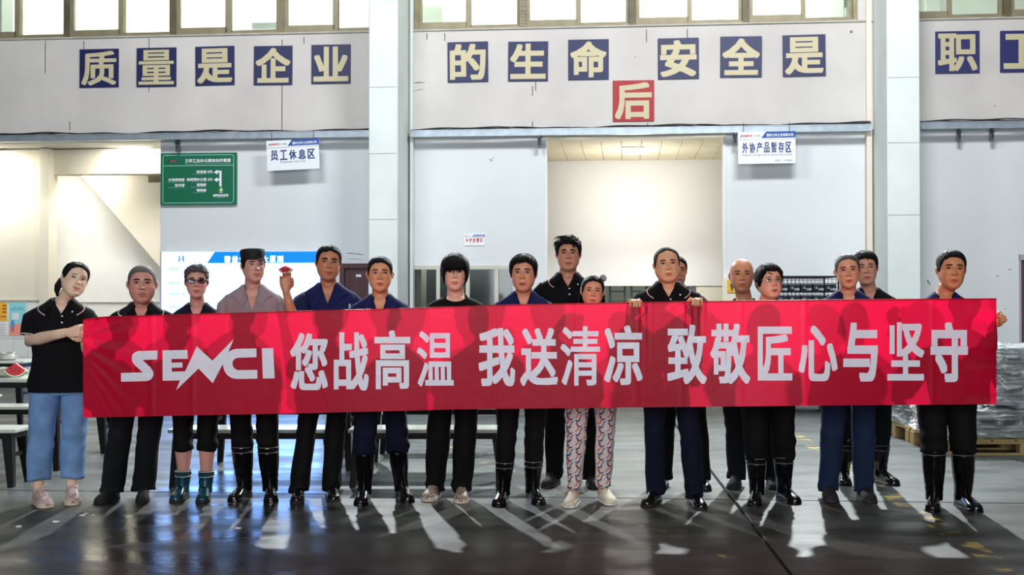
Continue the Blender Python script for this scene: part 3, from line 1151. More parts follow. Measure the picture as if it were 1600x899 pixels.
# ---- posters in the stairwell
m_or = mat('orange_paper', (250, 186, 64), 0.7)
m_teal = mat('teal_paper', (150, 224, 232), 0.7)
m_salmon = mat('salmon_paper', (252, 160, 140), 0.7)
dd = 1.165
for k, (x0, x1, y0, y1) in enumerate(((-14, 11.5, 473, 523.5), (14.5, 41, 473, 524.5))):
    a0, a1, z0, z1 = U(x0, dd), U(x1, dd), Z(10, y1, dd), Z(10, y0, dd)
    w, h = a1 - a0, z1 - z0
    t = wthing('poster', ('orange and white notice poster on the stairwell tiles', 'teal and salmon notice poster with a blue figure, on the stairwell tiles')[k], 'poster', a0, dd, z0, 'posters in the stairwell')
    b = MB()
    b.box(0, w, 0, 0.006, 0, h)
    b.build('paper_sheet', m_white, t)
    q = lambda x0, x1, y0, y1, mi, yy: b.add([(w * x0, yy, h * y0), (w * x1, yy, h * y0), (w * x1, yy, h * y1), (w * x0, yy, h * y1)], [(0, 1, 2, 3)], mi)
    b = MB()
    if k == 0:
        q(0, 1, .42, 1, 0, -.001)
        for i in range(3):
            q(.72, .95, .88 - i * .1, .93 - i * .1, 1, -.002)
        q(.6, .95, .55, .58, 1, -.002)
        for i in range(4):
            q(.1, .9, .3 - i * .08, .31 - i * .08, 1, -.002)
        b.build('print', [m_or, mat('brown_print', (150, 100, 50), 0.7)], t)
    else:
        q(0, 1, .35, 1, 0, -.001)
        q(0, 1, 0, .35, 1, -.001)
        q(.18, .58, .48, .68, 2, -.002)
        q(.10, .32, .26, .42, 3, -.002)
        q(.14, .19, .1, .26, 4, -.002)
        q(.23, .28, .1, .26, 4, -.002)
        q(.17, .25, .42, .47, 4, -.003)
        for i in range(5):
            q(.12 + i * .16, .2 + i * .16, .78, .83 + .03 * (i % 2), 3, -.002)
        b.build('print', [m_teal, m_salmon, m_white, mat('blue_figure_print', (80, 160, 220), 0.7), m_grey], t)

# ---- the big screen
m_scr = mat('screen_white_glow', (20, 20, 20), 0.3, emit=(128, 176, 255), estr=7.0)
m_scrb = mat('screen_blue_glow', (10, 10, 10), 0.3, emit=(6, 132, 245), estr=1.3)
m_scrt = mat('screen_teal_glow', (10, 10, 10), 0.3, emit=(150, 232, 228), estr=1.2)
m_scrg = mat('screen_grey_glow', (10, 10, 10), 0.3, emit=(150, 165, 190), estr=1.0)
m_scrp = mat('screen_pink_glow', (10, 10, 10), 0.3, emit=(240, 120, 150), estr=1.0)
dd = -0.04
a0, a1 = U(250.5, dd), U(505, dd)
z1 = Z(380, 393, dd)
z0 = 0.62
w, h = a1 - a0, z1 - z0
t = wthing('display_screen', 'large glowing display screen with a blue header band beside the door', 'screen', a0, dd, z0)
b = MB()
b.box(0, w, 0.0, 0.13, 0, h)
b.build('screen_case', mat('silver_case', (186, 192, 206), 0.4, metal=0.3), t)
SX = lambda px: (px - 250.5) / 254.5 * w
SZ = lambda py: z1 - z0 - (py - 393) * 1.0 * (U(380, dd) - U(379, dd)) * 0.995
b = MB()
e = 0.025
b.add([(e * 0.8, -0.002, e), (w - e, -0.002, e), (w - e, -0.002, h - 0.004), (e * 0.8, -0.002, h - 0.004)], [(0, 1, 2, 3)])
b.build('screen_face', m_scr, t)
b = MB()
b.add([(SX(336), -0.004, h - 0.005), (w - e, -0.004, h - 0.005), (w - e, -0.004, SZ(411)), (SX(324), -0.004, SZ(411))], [(0, 1, 2, 3)])
b.build('header_band', m_scrb, t)
b = MB()
for k, ch in enumerate('精益生产十大原则'):
    x = 356.2 + 11.75 * k
    v, f = glyph(ch, 1.0, 7, 5)
    b.add([(SX(x - 4.8) + q[0] * (SX(9.6) - SX(0)), -0.006, SZ(410.3) + q[1] * (SZ(0) - SZ(10.5))) for q in v], f)
b.build('header_lettering', m_scr, t)
b = MB()
L4 = lambda lp, mi: b.add([(SX(x), -0.005, SZ(y)) for x, y in lp], [tuple(range(len(lp)))], mi)
L4([(278.8, 408.8), (281.2, 408.8), (282, 399), (280, 399)], 0)
L4([(285.8, 408.8), (288.2, 408.8), (287.5, 399), (285.2, 399)], 0)
L4([(281.5, 405), (286, 401.5), (286, 404), (281.5, 407)], 1)
b.build('header_emblem', [m_scrb, m_scrp], t)
b = MB()
flat_text(b, '三华工业', SX(293), SZ(406.5), SZ(0) - SZ(5.5), SX(318) - SX(293), y=-0.005)
b.build('header_small_lettering', m_scrg, t)
for y in (418, 439, 456, 476):
    b = MB()
    for x in range(5):
        b.add([(SX(265 + 3.2 * x), -0.004, SZ(y)), (SX(267 + 3.2 * x), -0.004, SZ(y)), (SX(267 + 3.2 * x), -0.004, SZ(y + 4)), (SX(265 + 3.2 * x), -0.004, SZ(y + 4))], [(0, 1, 2, 3)])
    b.build('list_lettering', m_scrt, t)
for x, y in ((286, 456), (287.5, 456), (422, 418)):
    b = MB()
    b.add([(SX(x), -0.005, SZ(y)), (SX(x + 1.5), -0.005, SZ(y)), (SX(x + 1.5), -0.005, SZ(y + 4)), (SX(x), -0.005, SZ(y + 4))], [(0, 1, 2, 3)])
    b.build('list_mark', m_scrt, t)

# ================================================================ the red banner
def banner_mat(name, col, tr, mixf, rough=0.35, spec=0.5, bump=0.2):
    m = bpy.data.materials.new(name)
    m.use_nodes = True
    nt = m.node_tree
    p = nt.nodes['Principled BSDF']
    p.inputs['Base Color'].default_value = C(*col)
    p.inputs['Roughness'].default_value = rough
    p.inputs['Specular IOR Level'].default_value = spec
    tl = nt.nodes.new('ShaderNodeBsdfTranslucent')
    tl.inputs[0].default_value = C(*tr)
    mx = nt.nodes.new('ShaderNodeMixShader')
    mx.inputs[0].default_value = mixf
    nt.links.new(p.outputs[0], mx.inputs[1])
    nt.links.new(tl.outputs[0], mx.inputs[2])
    nt.links.new(mx.outputs[0], nt.nodes['Material Output'].inputs[0])
    tc = nt.nodes.new('ShaderNodeTexCoord')
    n = nt.nodes.new('ShaderNodeTexNoise')
    n.inputs['Scale'].default_value = 7
    n.inputs['Detail'].default_value = 4
    n.inputs['Distortion'].default_value = 1.2
    nt.links.new(tc.outputs['Object'], n.inputs['Vector'])
    b = nt.nodes.new('ShaderNodeBump')
    b.inputs['Strength'].default_value = bump
    b.inputs['Distance'].default_value = 0.02
    nt.links.new(n.outputs['Fac'], b.inputs['Height'])
    nt.links.new(b.outputs[0], p.inputs['Normal'])
    return m


m_banner = banner_mat('red_banner_cloth', (206, 6, 48), (246, 18, 70), 0.5, spec=0.25, bump=0.08)
m_btext = banner_mat('white_banner_print', (244, 240, 252), (250, 225, 235), 0.12)
TOP = [(129.5, 500), (160, 495.5), (450, 487), (640, 482), (800, 476.5), (990, 473), (1190, 470), (1390, 468), (1557.5, 467)]
BOT = [(131, 653), (500, 645.5), (720, 640), (1000, 637), (1300, 634), (1556.5, 632)]
tx, ty = zip(*TOP)
bx, by = zip(*BOT)


def banner_pt(px, py, off=0.0):
    yt, yb = np.interp(px, tx, ty), np.interp(px, bx, by)
    s = (px - 130) / 1427.0
    t = (py - yt) / (yb - yt)
    Y = 7.80 - 0.22 * s
    x = s * 6
    Y += 0.012 * math.sin(x * 2.1 + 0.6 * t) + 0.007 * math.sin(x * 4.7 + 1.0 + t) * (0.3 + 0.7 * t)
    # creases radiating from the gripped left corner and along the right end
    dl = max(0.0, 1 - s / 0.075)
    Y += 0.012 * dl * math.sin(26 * (t - 0.2) / (0.25 + s * 16)) * math.exp(-2.2 * t)
    drr = max(0.0, (s - 0.965) / 0.035)
    Y += 0.008 * drr * math.sin(t * 21 + 3 * s) + 0.006 * drr * math.sin(t * 37)
    for sc_ in (0.61, 0.667):
        gl = math.exp(-((s - sc_) / 0.012) ** 2) * math.exp(-3 * t)
        Y += 0.008 * gl * math.sin((s - sc_) * 900)
    for sf in (0.075, 0.12, 0.38, 0.45, 0.535, 0.605, 0.655, 0.72, 0.79, 0.93):       # pressed-in fold lines
        Y -= 0.003 * math.exp(-((s - sf) / 0.0016) ** 2)
    return at(px, py, Y - off)


NB, NT = 420, 26
rows = []
for i in range(NT + 1):
    r = []
    for j in range(NB + 1):
        px = 129.8 + (1557 - 129.8) * j / NB
        yt, yb = np.interp(px, tx, ty), np.interp(px, bx, by)
        f = i / NT
        r.append(banner_pt(px, yt + (yb - yt) * f))
    rows.append(r)
b = MB()
b.grid(rows, closed=False)
banner = b.build('banner', m_banner, smooth=True, label='long red cloth banner with large white Chinese words, held up by the group', cat='banner')
b = MB()
r0 = [banner_pt(129.8 + 1427.2 * j / 200, np.interp(129.8 + 1427.2 * j / 200, tx, ty) + 0.2, -0.004) for j in range(201)]
b.tube(r0, 0.0035, 5)
b.build('hem', m_banner, banner, smooth=True)
for ch, x0, x1, y0, y1 in (('您', 453.5, 512, 521, 610), ('战', 521.5, 576, 519.6, 610.7), ('高', 585, 641, 516.7, 608.5), ('温', 651.5, 709, 518, 604), ('我', 748, 805, 513, 604),
                           ('送', 813, 871.6, 513, 603), ('清', 876, 937.5, 510, 603), ('凉', 944, 1003.7, 509, 602), ('致', 1042.5, 1104, 507.7, 600.6), ('敬', 1110, 1172, 506, 600),
                           ('匠', 1184, 1238, 510.6, 595), ('心', 1248, 1308.5, 509, 596), ('与', 1317.5, 1371.5, 504.5, 596.6), ('坚', 1386.5, 1444, 504, 595), ('守', 1454, 1512.4, 504, 597.5)):
    kx, ky = {'凉': (3, 3), '送': (3, 3), '心': (3, 4), '匠': (3, 4), '与': (4, 5), '守': (4, 5), '我': (3, 4), '温': (2, 2), '清': (2, 2)}.get(ch, (3, 3))
    v, f = glyph(ch, (x1 - x0) / (y1 - y0), kx, ky)
    b = MB()
    b.add([banner_pt(x0 + p[0] * (x1 - x0), y1 - p[1] * (y1 - y0), 0.004) for p in v], f)
    b.build('character', m_btext, banner)
for lp in LOGO:
    v, f = poly_fill([lp])
    b = MB()
    b.add([banner_pt(130 + p[0] * 310 / 1600, 520 + p[1] * 120 / 619, 0.004) for p in v], f)
    b.build('logo_letter', m_btext, banner)

# ================================================================ canteen tables and benches
m_top = mat('pale_grey_table_top', (206, 212, 200), 0.16, var=0.06, vscale=3)
m_leg = mat('black_steel', (7, 7, 8), 0.5, spec=0.25)


def slab_table(name, label, cat, group, x, y, L, Wd, H, tilt=0.07):
    t = thing(name, label, cat, (x, y, 0), 0, group)
    b = MB()
    b.box(0, L, 0, Wd, H - 0.028, H)
    b.build('table_top' if H > 0.6 else 'bench_top', m_top, t, bev=0.004)
    b = MB()
    b.box(0.04, L - 0.04, 0.03, 0.055, H - 0.075, H - 0.028)
    b.box(0.04, L - 0.04, Wd - 0.055, Wd - 0.03, H - 0.075, H - 0.028)
    b.box(0.04, 0.065, 0.055, Wd - 0.055, H - 0.075, H - 0.028)
    b.box(L - 0.065, L - 0.04, 0.055, Wd - 0.055, H - 0.075, H - 0.028)
    b.build('apron', m_leg, t)
    for sx in (0, 1):
        for sy in (0, 1):
            b = MB()
            x0 = 0.07 if sx == 0 else L - 0.07
            y0 = 0.05 if sy == 0 else Wd - 0.05
            dx = -tilt * 0.5 if sx == 0 else tilt * 0.5
            dy = -tilt * 0.4 if sy == 0 else tilt * 0.4
            hw = 0.032
            v = []
            for z, k, q in ((0, 1, 0.7), (H - 0.075, 0, 1.15)):
                cx, cy = x0 + dx * k, y0 + dy * k
                v += [(cx - hw * q, cy - hw * q, z), (cx + hw * q, cy - hw * q, z), (cx + hw * q, cy + hw * q, z), (cx - hw * q, cy + hw * q, z)]
            b.add(v, [(0, 1, 2, 3), (4, 5, 6, 7), (0, 1, 5, 4), (1, 2, 6, 5), (2, 3, 7, 6), (3, 0, 4, 7)])
            b.build('leg', m_leg, t)
        b = MB()
        x0 = 0.06 if sx == 0 else L - 0.06
        b.box(x0 - 0.012, x0 + 0.012, 0.04, Wd - 0.04, H * 0.5, H * 0.5 + 0.03)
        b.build('stretcher', m_leg, t)
    return t


xs = [(-5.05, 1.36, 'nearest the stairwell'), (-2.56, 1.26, 'in front of the screen'), (-1.22, 1.18, 'in front of the office glazing')]
for x, L, where in xs:
    slab_table('bench', 'low pale bench %s, on the near side of its table' % where, 'bench', 'canteen benches', x, 9.05, L, 0.36, 0.43)
    slab_table('dining_table', 'pale topped canteen table with black legs %s' % where, 'table', 'canteen tables', x, 9.95, L, 0.62, 0.75)
    slab_table('bench', 'low pale bench %s, on the far side of its table' % where, 'bench', 'canteen benches', x, 11.1, L, 0.36, 0.43)
slab_table('dining_table', 'pale canteen table with a steel bowl, deeper into the hall by the stairwell', 'table', 'canteen tables', -6.6, 13.2, 1.3, 0.62, 0.75)
slab_table('bench', 'low pale bench deeper into the hall by the stairwell', 'bench', 'canteen benches', -6.6, 12.3, 1.3, 0.36, 0.43)

m_steel = mat('stainless_steel', (190, 190, 184), 0.25, metal=0.9)


def bowl(label, x, y, z, r, h):
    o = thing('steel_bowl', label, 'bowl', (x, y, z), 0, 'steel bowls on the canteen tables')
    prof = [(0.0, 0.0), (r * 0.75, 0.0), (r * 0.92, h * 0.3), (r, h), (r + 0.008, h + 0.002), (r - 0.004, h - 0.004), (r * 0.88, h * 0.32), (r * 0.7, 0.008), (0.0, 0.008)]
    b = MB()
    b.grid([[(q * math.cos(a), q * math.sin(a), zz) for a in np.linspace(0, 2 * math.pi, 25)[:-1]] for q, zz in prof])
    b.build('bowl_body', m_steel, o, smooth=True)
    b = MB()
    b.tube([(r * math.cos(a), r * math.sin(a), h) for a in np.linspace(0, 2 * math.pi, 25)], 0.005, 6)
    b.build('rolled_rim', m_steel, o, smooth=True)


p = at(8, 566, 13.4)
bowl('round steel bowl on the far canteen table by the stairwell', p.x, p.y, 0.75, 0.14, 0.08)
p = at(5, 590, 10.25)
bowl('round steel bowl on the near canteen table by the watermelon', p.x, p.y, 0.75, 0.12, 0.075)


def melon(name, label, loc, R, ang, thick, rot):
    """a wedge of watermelon: flesh sector with a green rind along the arc"""
    t = thing('watermelon_slice', label, 'watermelon', loc, 0, None)
    t.rotation_euler = rot
    aa = np.linspace(math.radians(90 - ang / 2), math.radians(90 + ang / 2), 17)
    for nm, r0, r1, m in (('flesh', 0.004, R * 0.86, mat('watermelon_flesh', (232, 64, 74), 0.35, var=0.15, vscale=30)),
                          ('white_rind', R * 0.86, R * 0.95, mat('watermelon_pith', (236, 240, 214), 0.5)), ('green_rind', R * 0.95, R, mat('watermelon_skin', (70, 120, 60), 0.4))):
        b = MB()
        rows = []
        for a in aa:
            k = thick / 2
            rows.append([(math.cos(a) * r0, -k, math.sin(a) * r0), (math.cos(a) * r1, -k, math.sin(a) * r1), (math.cos(a) * r1, k, math.sin(a) * r1), (math.cos(a) * r0, k, math.sin(a) * r0)])
        b.grid(rows, True, True, True)
        b.build(nm, m, t)
    b = MB()
    for k in range(9):
        a, r = aa[2 + (k * 5) % 13], R * (0.45 + 0.07 * (k % 4))
        b.box(math.cos(a) * r - 0.003, math.cos(a) * r + 0.003, -thick / 2 - 0.001, -thick / 2 + 0.002, math.sin(a) * r - 0.005, math.sin(a) * r + 0.005)
    b.build('seed', m_black, t)
    return t


p = at(25, 592, 10.08)
melon('watermelon_slice', 'cut watermelon slice lying on the canteen table by the stairwell', (p.x, 10.08, 0.75 + 0.125), 0.12, 110, 0.04, (0, math.pi, 0))

# ================================================================ pallets with wrapped goods
m_pallet = mat('pallet_wood', (176, 150, 100), 0.7, var=0.25, vscale=5, stretch=(1, 6, 6))
m_film = glass_mat('stretch_film', (236, 240, 240), rough=0.12)
nt = m_film.node_tree
_tc, _n, _r, _d, _m = (nt.nodes.new('ShaderNode' + q) for q in ('TexCoord', 'TexNoise', 'MapRange', 'BsdfDiffuse', 'MixShader'))
_mp = nt.nodes.new('ShaderNodeMapping')
_mp.inputs['Scale'].default_value = (2, 2, 14)
_mp.inputs['Rotation'].default_value = (0.2, 0.25, 0)
_n.inputs['Scale'].default_value = 2.2
_n.inputs['Detail'].default_value = 6
_n.inputs['Distortion'].default_value = 0.6
_r.inputs['From Min'].default_value = 0.48
_r.inputs['From Max'].default_value = 0.66
_r.inputs['To Min'].default_value = 0.12
_r.inputs['To Max'].default_value = 0.85
_d.inputs[0].default_value = C(222, 226, 224)
_old = nt.nodes['Material Output'].inputs[0].links[0].from_socket
nt.links.new(_tc.outputs['Object'], _mp.inputs[0])
nt.links.new(_mp.outputs[0], _n.inputs['Vector'])
nt.links.new(_n.outputs['Fac'], _r.inputs['Value'])
nt.links.new(_r.outputs[0], _m.inputs[0])
nt.links.new(_old, _m.inputs[1])
nt.links.new(_d.outputs[0], _m.inputs[2])
nt.links.new(_m.outputs[0], nt.nodes['Material Output'].inputs[0])
m_cast = mat('grey_castings', (176, 182, 186), 0.4, metal=0.3, var=0.3, vscale=12)
m_cart = mat('white_cartons', (206, 212, 216), 0.6, var=0.12, vscale=8)


def pallet(x0, y0, L, D, label):
    t = thing('wooden_pallet', label, 'pallet', (x0, y0, 0), 0, 'wooden pallets with wrapped goods')
    for k in range(7):
        b = MB()
        w = L / 7
        b.box(k * w + 0.008, (k + 1) * w - 0.008, 0, D, 0.122, 0.144)
        b.build('slat', m_pallet, t, bev=0.003)
    for k in range(3):
        y = k * (D - 0.1) / 2
        b = MB()
        b.box(0, L, y, y + 0.1, 0.1, 0.122)
        b.build('stringer_slat', m_pallet, t, bev=0.003)
        b = MB()
        b.box(0, L, y, y + 0.1, 0, 0.02)
        b.build('bottom_slat', m_pallet, t, bev=0.003)
        for q in range(3):
            b = MB()
            x = q * (L - 0.14) / 2
            b.box(x, x + 0.14, y, y + 0.1, 0.02, 0.1)
            b.build('block', m_pallet, t, bev=0.003)
    return t


pallet(3.9, 10.98, 1.5, 0.95, 'worn wooden pallet under the grey wrapped castings')
pallet(3.92, 12.05, 1.5, 0.95, 'worn wooden pallet under the white wrapped cartons')


def film(label, x0, x1, y0, y1, z0, z1, seed, crumple=0.035):
    """stretch film: a crumpled sheet draped over a load"""
    r = np.random.RandomState(seed)
    n, k = 64, 26
    ph = r.rand(8, 4) * 6.28
    rows = []
    for i in range(k + 1):
        t = i / k
        row = []
        for j in range(n):
            a = 2 * math.pi * j / n
            ca, sa = math.cos(a), math.sin(a)
            e = 0.32
            x = math.copysign(abs(ca) ** e, ca)
            y = math.copysign(abs(sa) ** e, sa)
            if t < 0.72:
                z = z0 + (z1 - z0) * t / 0.72
                s = 1.0
            else:
                z = z1
                s = 1 - ((t - 0.72) / 0.28) * 0.97
            d = sum(math.sin(ph[q][0] + (q + 2) * 2.3 * a + ph[q][1] * t * 4 + (q % 3) * 9 * t) * (1 / (1 + q * 0.5)) for q in range(8)) * crumple * 0.45
            px = (x0 + x1) / 2 + (x1 - x0) / 2 * x * s + d * x * s
            py = (y0 + y1) / 2 + (y1 - y0) / 2 * y * s + d * y * s
            row.append((px, py, z + d * 0.8))
        rows.append(row)
    b = MB()
    b.grid(rows)
    return b.build('plastic_wrap', m_film, smooth=True, label=label, cat='plastic wrap', group='stretch film over the pallet loads')


# white cartons on the far pallet
cn = 0
for k in range(4):
    for j in range(2):
        t = thing('carton', 'flat white carton on the far pallet, %s layer %s' % (('bottom', 'second', 'third', 'top')[k], ('at its near end', 'at its far end')[j]), 'carton', (3.97 + 0.02 * (k % 2), 12.1 + j * 0.44, 0.145 + k * 0.105), 0, 'white cartons on the far pallet')
        b = MB()
        b.box(0, 1.36, 0, 0.42, 0, 0.1)
        b.build('carton_body', m_cart, t, bev=0.004)
        b = MB()
        for q in range(5):
            b.box(-0.002, 0.0, 0.06 + q * 0.06, 0.09 + q * 0.06, 0.03, 0.07)
            b.box(0.1 + q * 0.24, 0.24 + q * 0.24, -0.002, 0.0, 0.03, 0.07)
        b.build('grey_label', mat('label_grey', (110, 114, 120), 0.6), t)
film('clear stretch film round the white cartons', 3.93, 5.40, 12.07, 13.0, 0.15, 0.60, 4, 0.02)
# grey castings and machined plates on the near pallet, wrapped
rr = random.Random(11)
heights = [(0.145, 0.16), (0.31, 0.12), (0.44, 0.16), (0.61, 0.13), (0.75, 0.14), (0.90, 0.09)]
names = ['lowest', 'second', 'third', 'fourth', 'fifth', 'topmost']
for k, (z, hh) in enumerate(heights):
    ins = 0.03 + 0.03 * rr.random()
    t = thing('metal_tray', 'grey metal parts tray on the near pallet, %s of the wrapped stack' % names[k], 'tray', (3.93 + ins + (0.42 if k > 1 else 0), 11.03 + ins, z), 0, 'grey trays on the near pallet')
    L_, D_ = 1.40 - 2 * ins - (0.42 if k > 1 else 0), 0.84 - 2 * ins
    b = MB()
    b.box(0, L_, 0, D_, 0, hh * 0.55)
    b.box(-0.02, L_ + 0.02, -0.02, D_ + 0.02, hh * 0.55, hh * 0.72)
    b.build('tray_body', (m_cast if k < 5 else m_cart), t, bev=0.006)
    for q in range(int(L_ / 0.13)):
        b = MB()
        x = 0.05 + q * 0.13
        b.box(x, x + 0.05, -0.03, 0.02, hh * 0.1, hh * 0.5)
        b.build('rib', m_cast, t, bev=0.004)
    for q in range(int(L_ / 0.2)):
        b = MB()
        x = 0.1 + q * 0.2
        b.tube([(x, 0.12, hh * 0.72), (x, 0.12, hh * 0.98)], [0.05, 0.04], 12)
        b.build('boss', m_cast, t)
film('torn crumpled stretch film over the grey trays on the near pallet', 3.9, 5.44, 10.98, 11.95, 0.14, 0.42, 9, 0.06)
film('smooth stretch film round the upper grey trays on the near pallet', 4.34, 5.44, 10.99, 11.94, 0.44, 0.98, 17, 0.03)

# ================================================================ wire cages with parts
m_wire = mat('black_wire', (24, 26, 30), 0.5, metal=0.4)
m_part = mat('bright_castings', (196, 202, 210), 0.35, metal=0.5, var=0.15, vscale=20)
yc = 15.4
xc0, xc1 = at(1212, 450, yc).x, at(1310, 450, yc).x
ztop_c = at(1260, 432.5, yc).z
lower = None
for lvl, (z0, z1) in enumerate(((0.1, 0.86), (0.92, ztop_c))):
    t = thing('wire_cage', ('black wire cage on the floor, below another cage of castings', 'black wire cage full of castings, on top of another cage')[lvl], 'wire cage', (xc0, yc, z0), 0, 'stacked wire cages')
    L_, D_, H_ = xc1 - xc0, 0.7, z1 - z0
    b = MB()
    for x in (0, L_):
        for y in (0, D_):
            b.tube([(x, y, 0), (x, y, H_)], 0.012, 6)
    for z in (0.0, H_):
        b.tube([(0, 0, z), (L_, 0, z), (L_, D_, z), (0, D_, z), (0, 0, z)], 0.010, 6)
    b.build('cage_frame', m_wire, t)
    st = 0.051
    for y in (0, D_):
        b = MB()
        for k in range(1, int(L_ / st) + 1):
            b.tube([(k * st, y, 0), (k * st, y, H_)], 0.0028, 4, False)
        for k in range(1, int(H_ / st) + 1):
            b.tube([(0, y, k * st), (L_, y, k * st)], 0.0028, 4, False)
        b.build('wire_mesh', m_wire, t)
    for x in (0.05, L_ - 0.05):
        b = MB()
        b.box(x - 0.04, x + 0.04, 0.05, D_ - 0.05, -0.1 if lvl == 0 else -0.06, 0.0)
        b.build('skid', m_wire, t)
    b = MB()
    b.box(0.01, L_ - 0.01, 0.01, D_ - 0.01, 0.0, 0.012)
    b.build('cage_deck', m_wire, t)
# castings in the top cage, in rows: dark pads with bright round bosses
first = None
for r_ in range(5):
    z = 0.94 + r_ * 0.145
    for c_ in range(5):
        x = xc0 + 0.03 + c_ * 0.153
        if first is None:
            first = thing('casting', 'small dark casting in the upper wire cage, bottom layer, first from the toilet sign side', 'casting', (x, yc + 0.06, z), 0, 'castings in the upper wire cage')
            b = MB()
            b.box(0, 0.142, 0, 0.5, 0, 0.10)
            b.build('casting_body', mat('dark_castings', (44, 52, 66), 0.4, metal=0.4), first, bev=0.006)
            b = MB()
            b.tube([(0.035, 0, 0.06), (0.035, -0.025, 0.06)], 0.018, 10)
            b.build('boss', m_part, first)
            b = MB()
            b.box(0.065, 0.135, -0.012, 0.0, 0.025, 0.055)
            b.box(0.0, 0.142, 0.0, 0.5, 0.1, 0.118)
            b.build('bright_plate', m_part, first)
        else:
            o = copy_tree(first)
            o.location = (x, yc + 0.06, z)
            o['label'] = 'small dark casting in the upper wire cage, %s layer, %s from the toilet sign side' % (('bottom', 'second', 'middle', 'fourth', 'top')[r_], ('first', 'second', 'third', 'fourth', 'fifth')[c_])

# storage racks glimpsed in the store beyond the corridor
m_rack = mat('grey_green_rack', (104, 124, 128), 0.5, metal=0.3)
for k, px in enumerate((951, 985, 1018)):
    u = U(px, 4.2)
    t = wthing('storage_rack', ('tall grey storage rack beyond the corridor, nearest the headband woman', 'tall grey storage rack in the middle of the store beyond the corridor', 'tall grey storage rack beyond the corridor, behind the banner holder')[k], 'rack', u, 4.2, 0, 'racks in the store')
    for x in (0, 0.27):
        for y in (0, 0.4):
            b = MB()
            b.box(x, x + 0.04, y, y + 0.04, 0, 1.9)
            b.build('post', m_rack, t)
    for z in (0.3, 0.8, 1.2, 1.42, 1.6):
        b = MB()
        b.box(0, 0.31, 0, 0.44, z, z + 0.025)
        b.build('shelf', m_rack, t)
    for q in range(3):
        b = MB()
        b.box(0.045 + q * 0.078, 0.11 + q * 0.078, 0.03, 0.3, 1.225, 1.36 + 0.03 * (q % 2))
        b.build('stored_box', (m_cart, m_rack, mat('pale_green_box', (170, 196, 170), 0.6))[(q + k) % 3], t)

# paper scraps on the floor
scr = random.Random(3)
me = None
for px, py, where in ((135, 803, 'largest near the dark cloth shoes'), (129, 806, 'smaller one touching its largest neighbour'), (30, 824, 'alone at the stairwell side'), (87, 816, 'in front of the pink sneakers'),
                      (146, 806, 'nearest the dark cloth shoes'), (372, 826, 'in the bright floor patch before the green boots')):
    p = ground(px, py)
    b = MB()
    w = 0.012 + 0.010 * scr.random()
    pts = [(w * math.cos(a) * (0.7 + 0.5 * scr.random()), w * math.sin(a) * (0.5 + 0.5 * scr.random()), 0.001 + 0.006 * scr.random()) for a in np.linspace(0, 6.28, 8)[:-1]]
    n = len(pts)
    b.add([(x, y, z + 0.001) for x, y, z in pts] + [(x, y, 0.0) for x, y, z in pts], [tuple(range(n)), tuple(range(n, 2 * n))] + [(i, (i + 1) % n, (i + 1) % n + n, i + n) for i in range(n)])
    b.build('paper_scrap', m_white, loc=p, label='white paper scrap on the floor, ' + where, cat='litter', group='paper scraps on the floor')

# ================================================================ people
def fr(v):
    return np.asarray(v, float)


_z = np.linspace(0, 0.14, 141)


def prof(zs, vs):
    p = np.interp(_z, zs, vs)
    k = np.ones(9) / 9
    return np.convolve(np.pad(p, 4, mode='reflect', reflect_type='odd'), k, 'valid')


HF = prof([0, .006, .014, .022, .034, .046, .058, .070, .085, .105, .125, .14], [-.062, -.078, -.086, -.087, -.083, -.086, -.087, -.086, -.0855, -.085, -.087, -.0885])
HBK = prof([0, .02, .04, .06, .08, .11, .14], [-.01, .02, .05, .072, .086, .097, .100])
HW = prof([0, .006, .014, .025, .038, .05, .065, .08, .10, .12, .14], [.016, .028, .038, .047, .0555, .0605, .0655, .069, .0725, .074, .0745])
CROWN = 0.226


def zm(z):
    return z - float(np.interp(z, [.02, .055, .085, .125, .165], [0, .006, .008, .009, 0]))


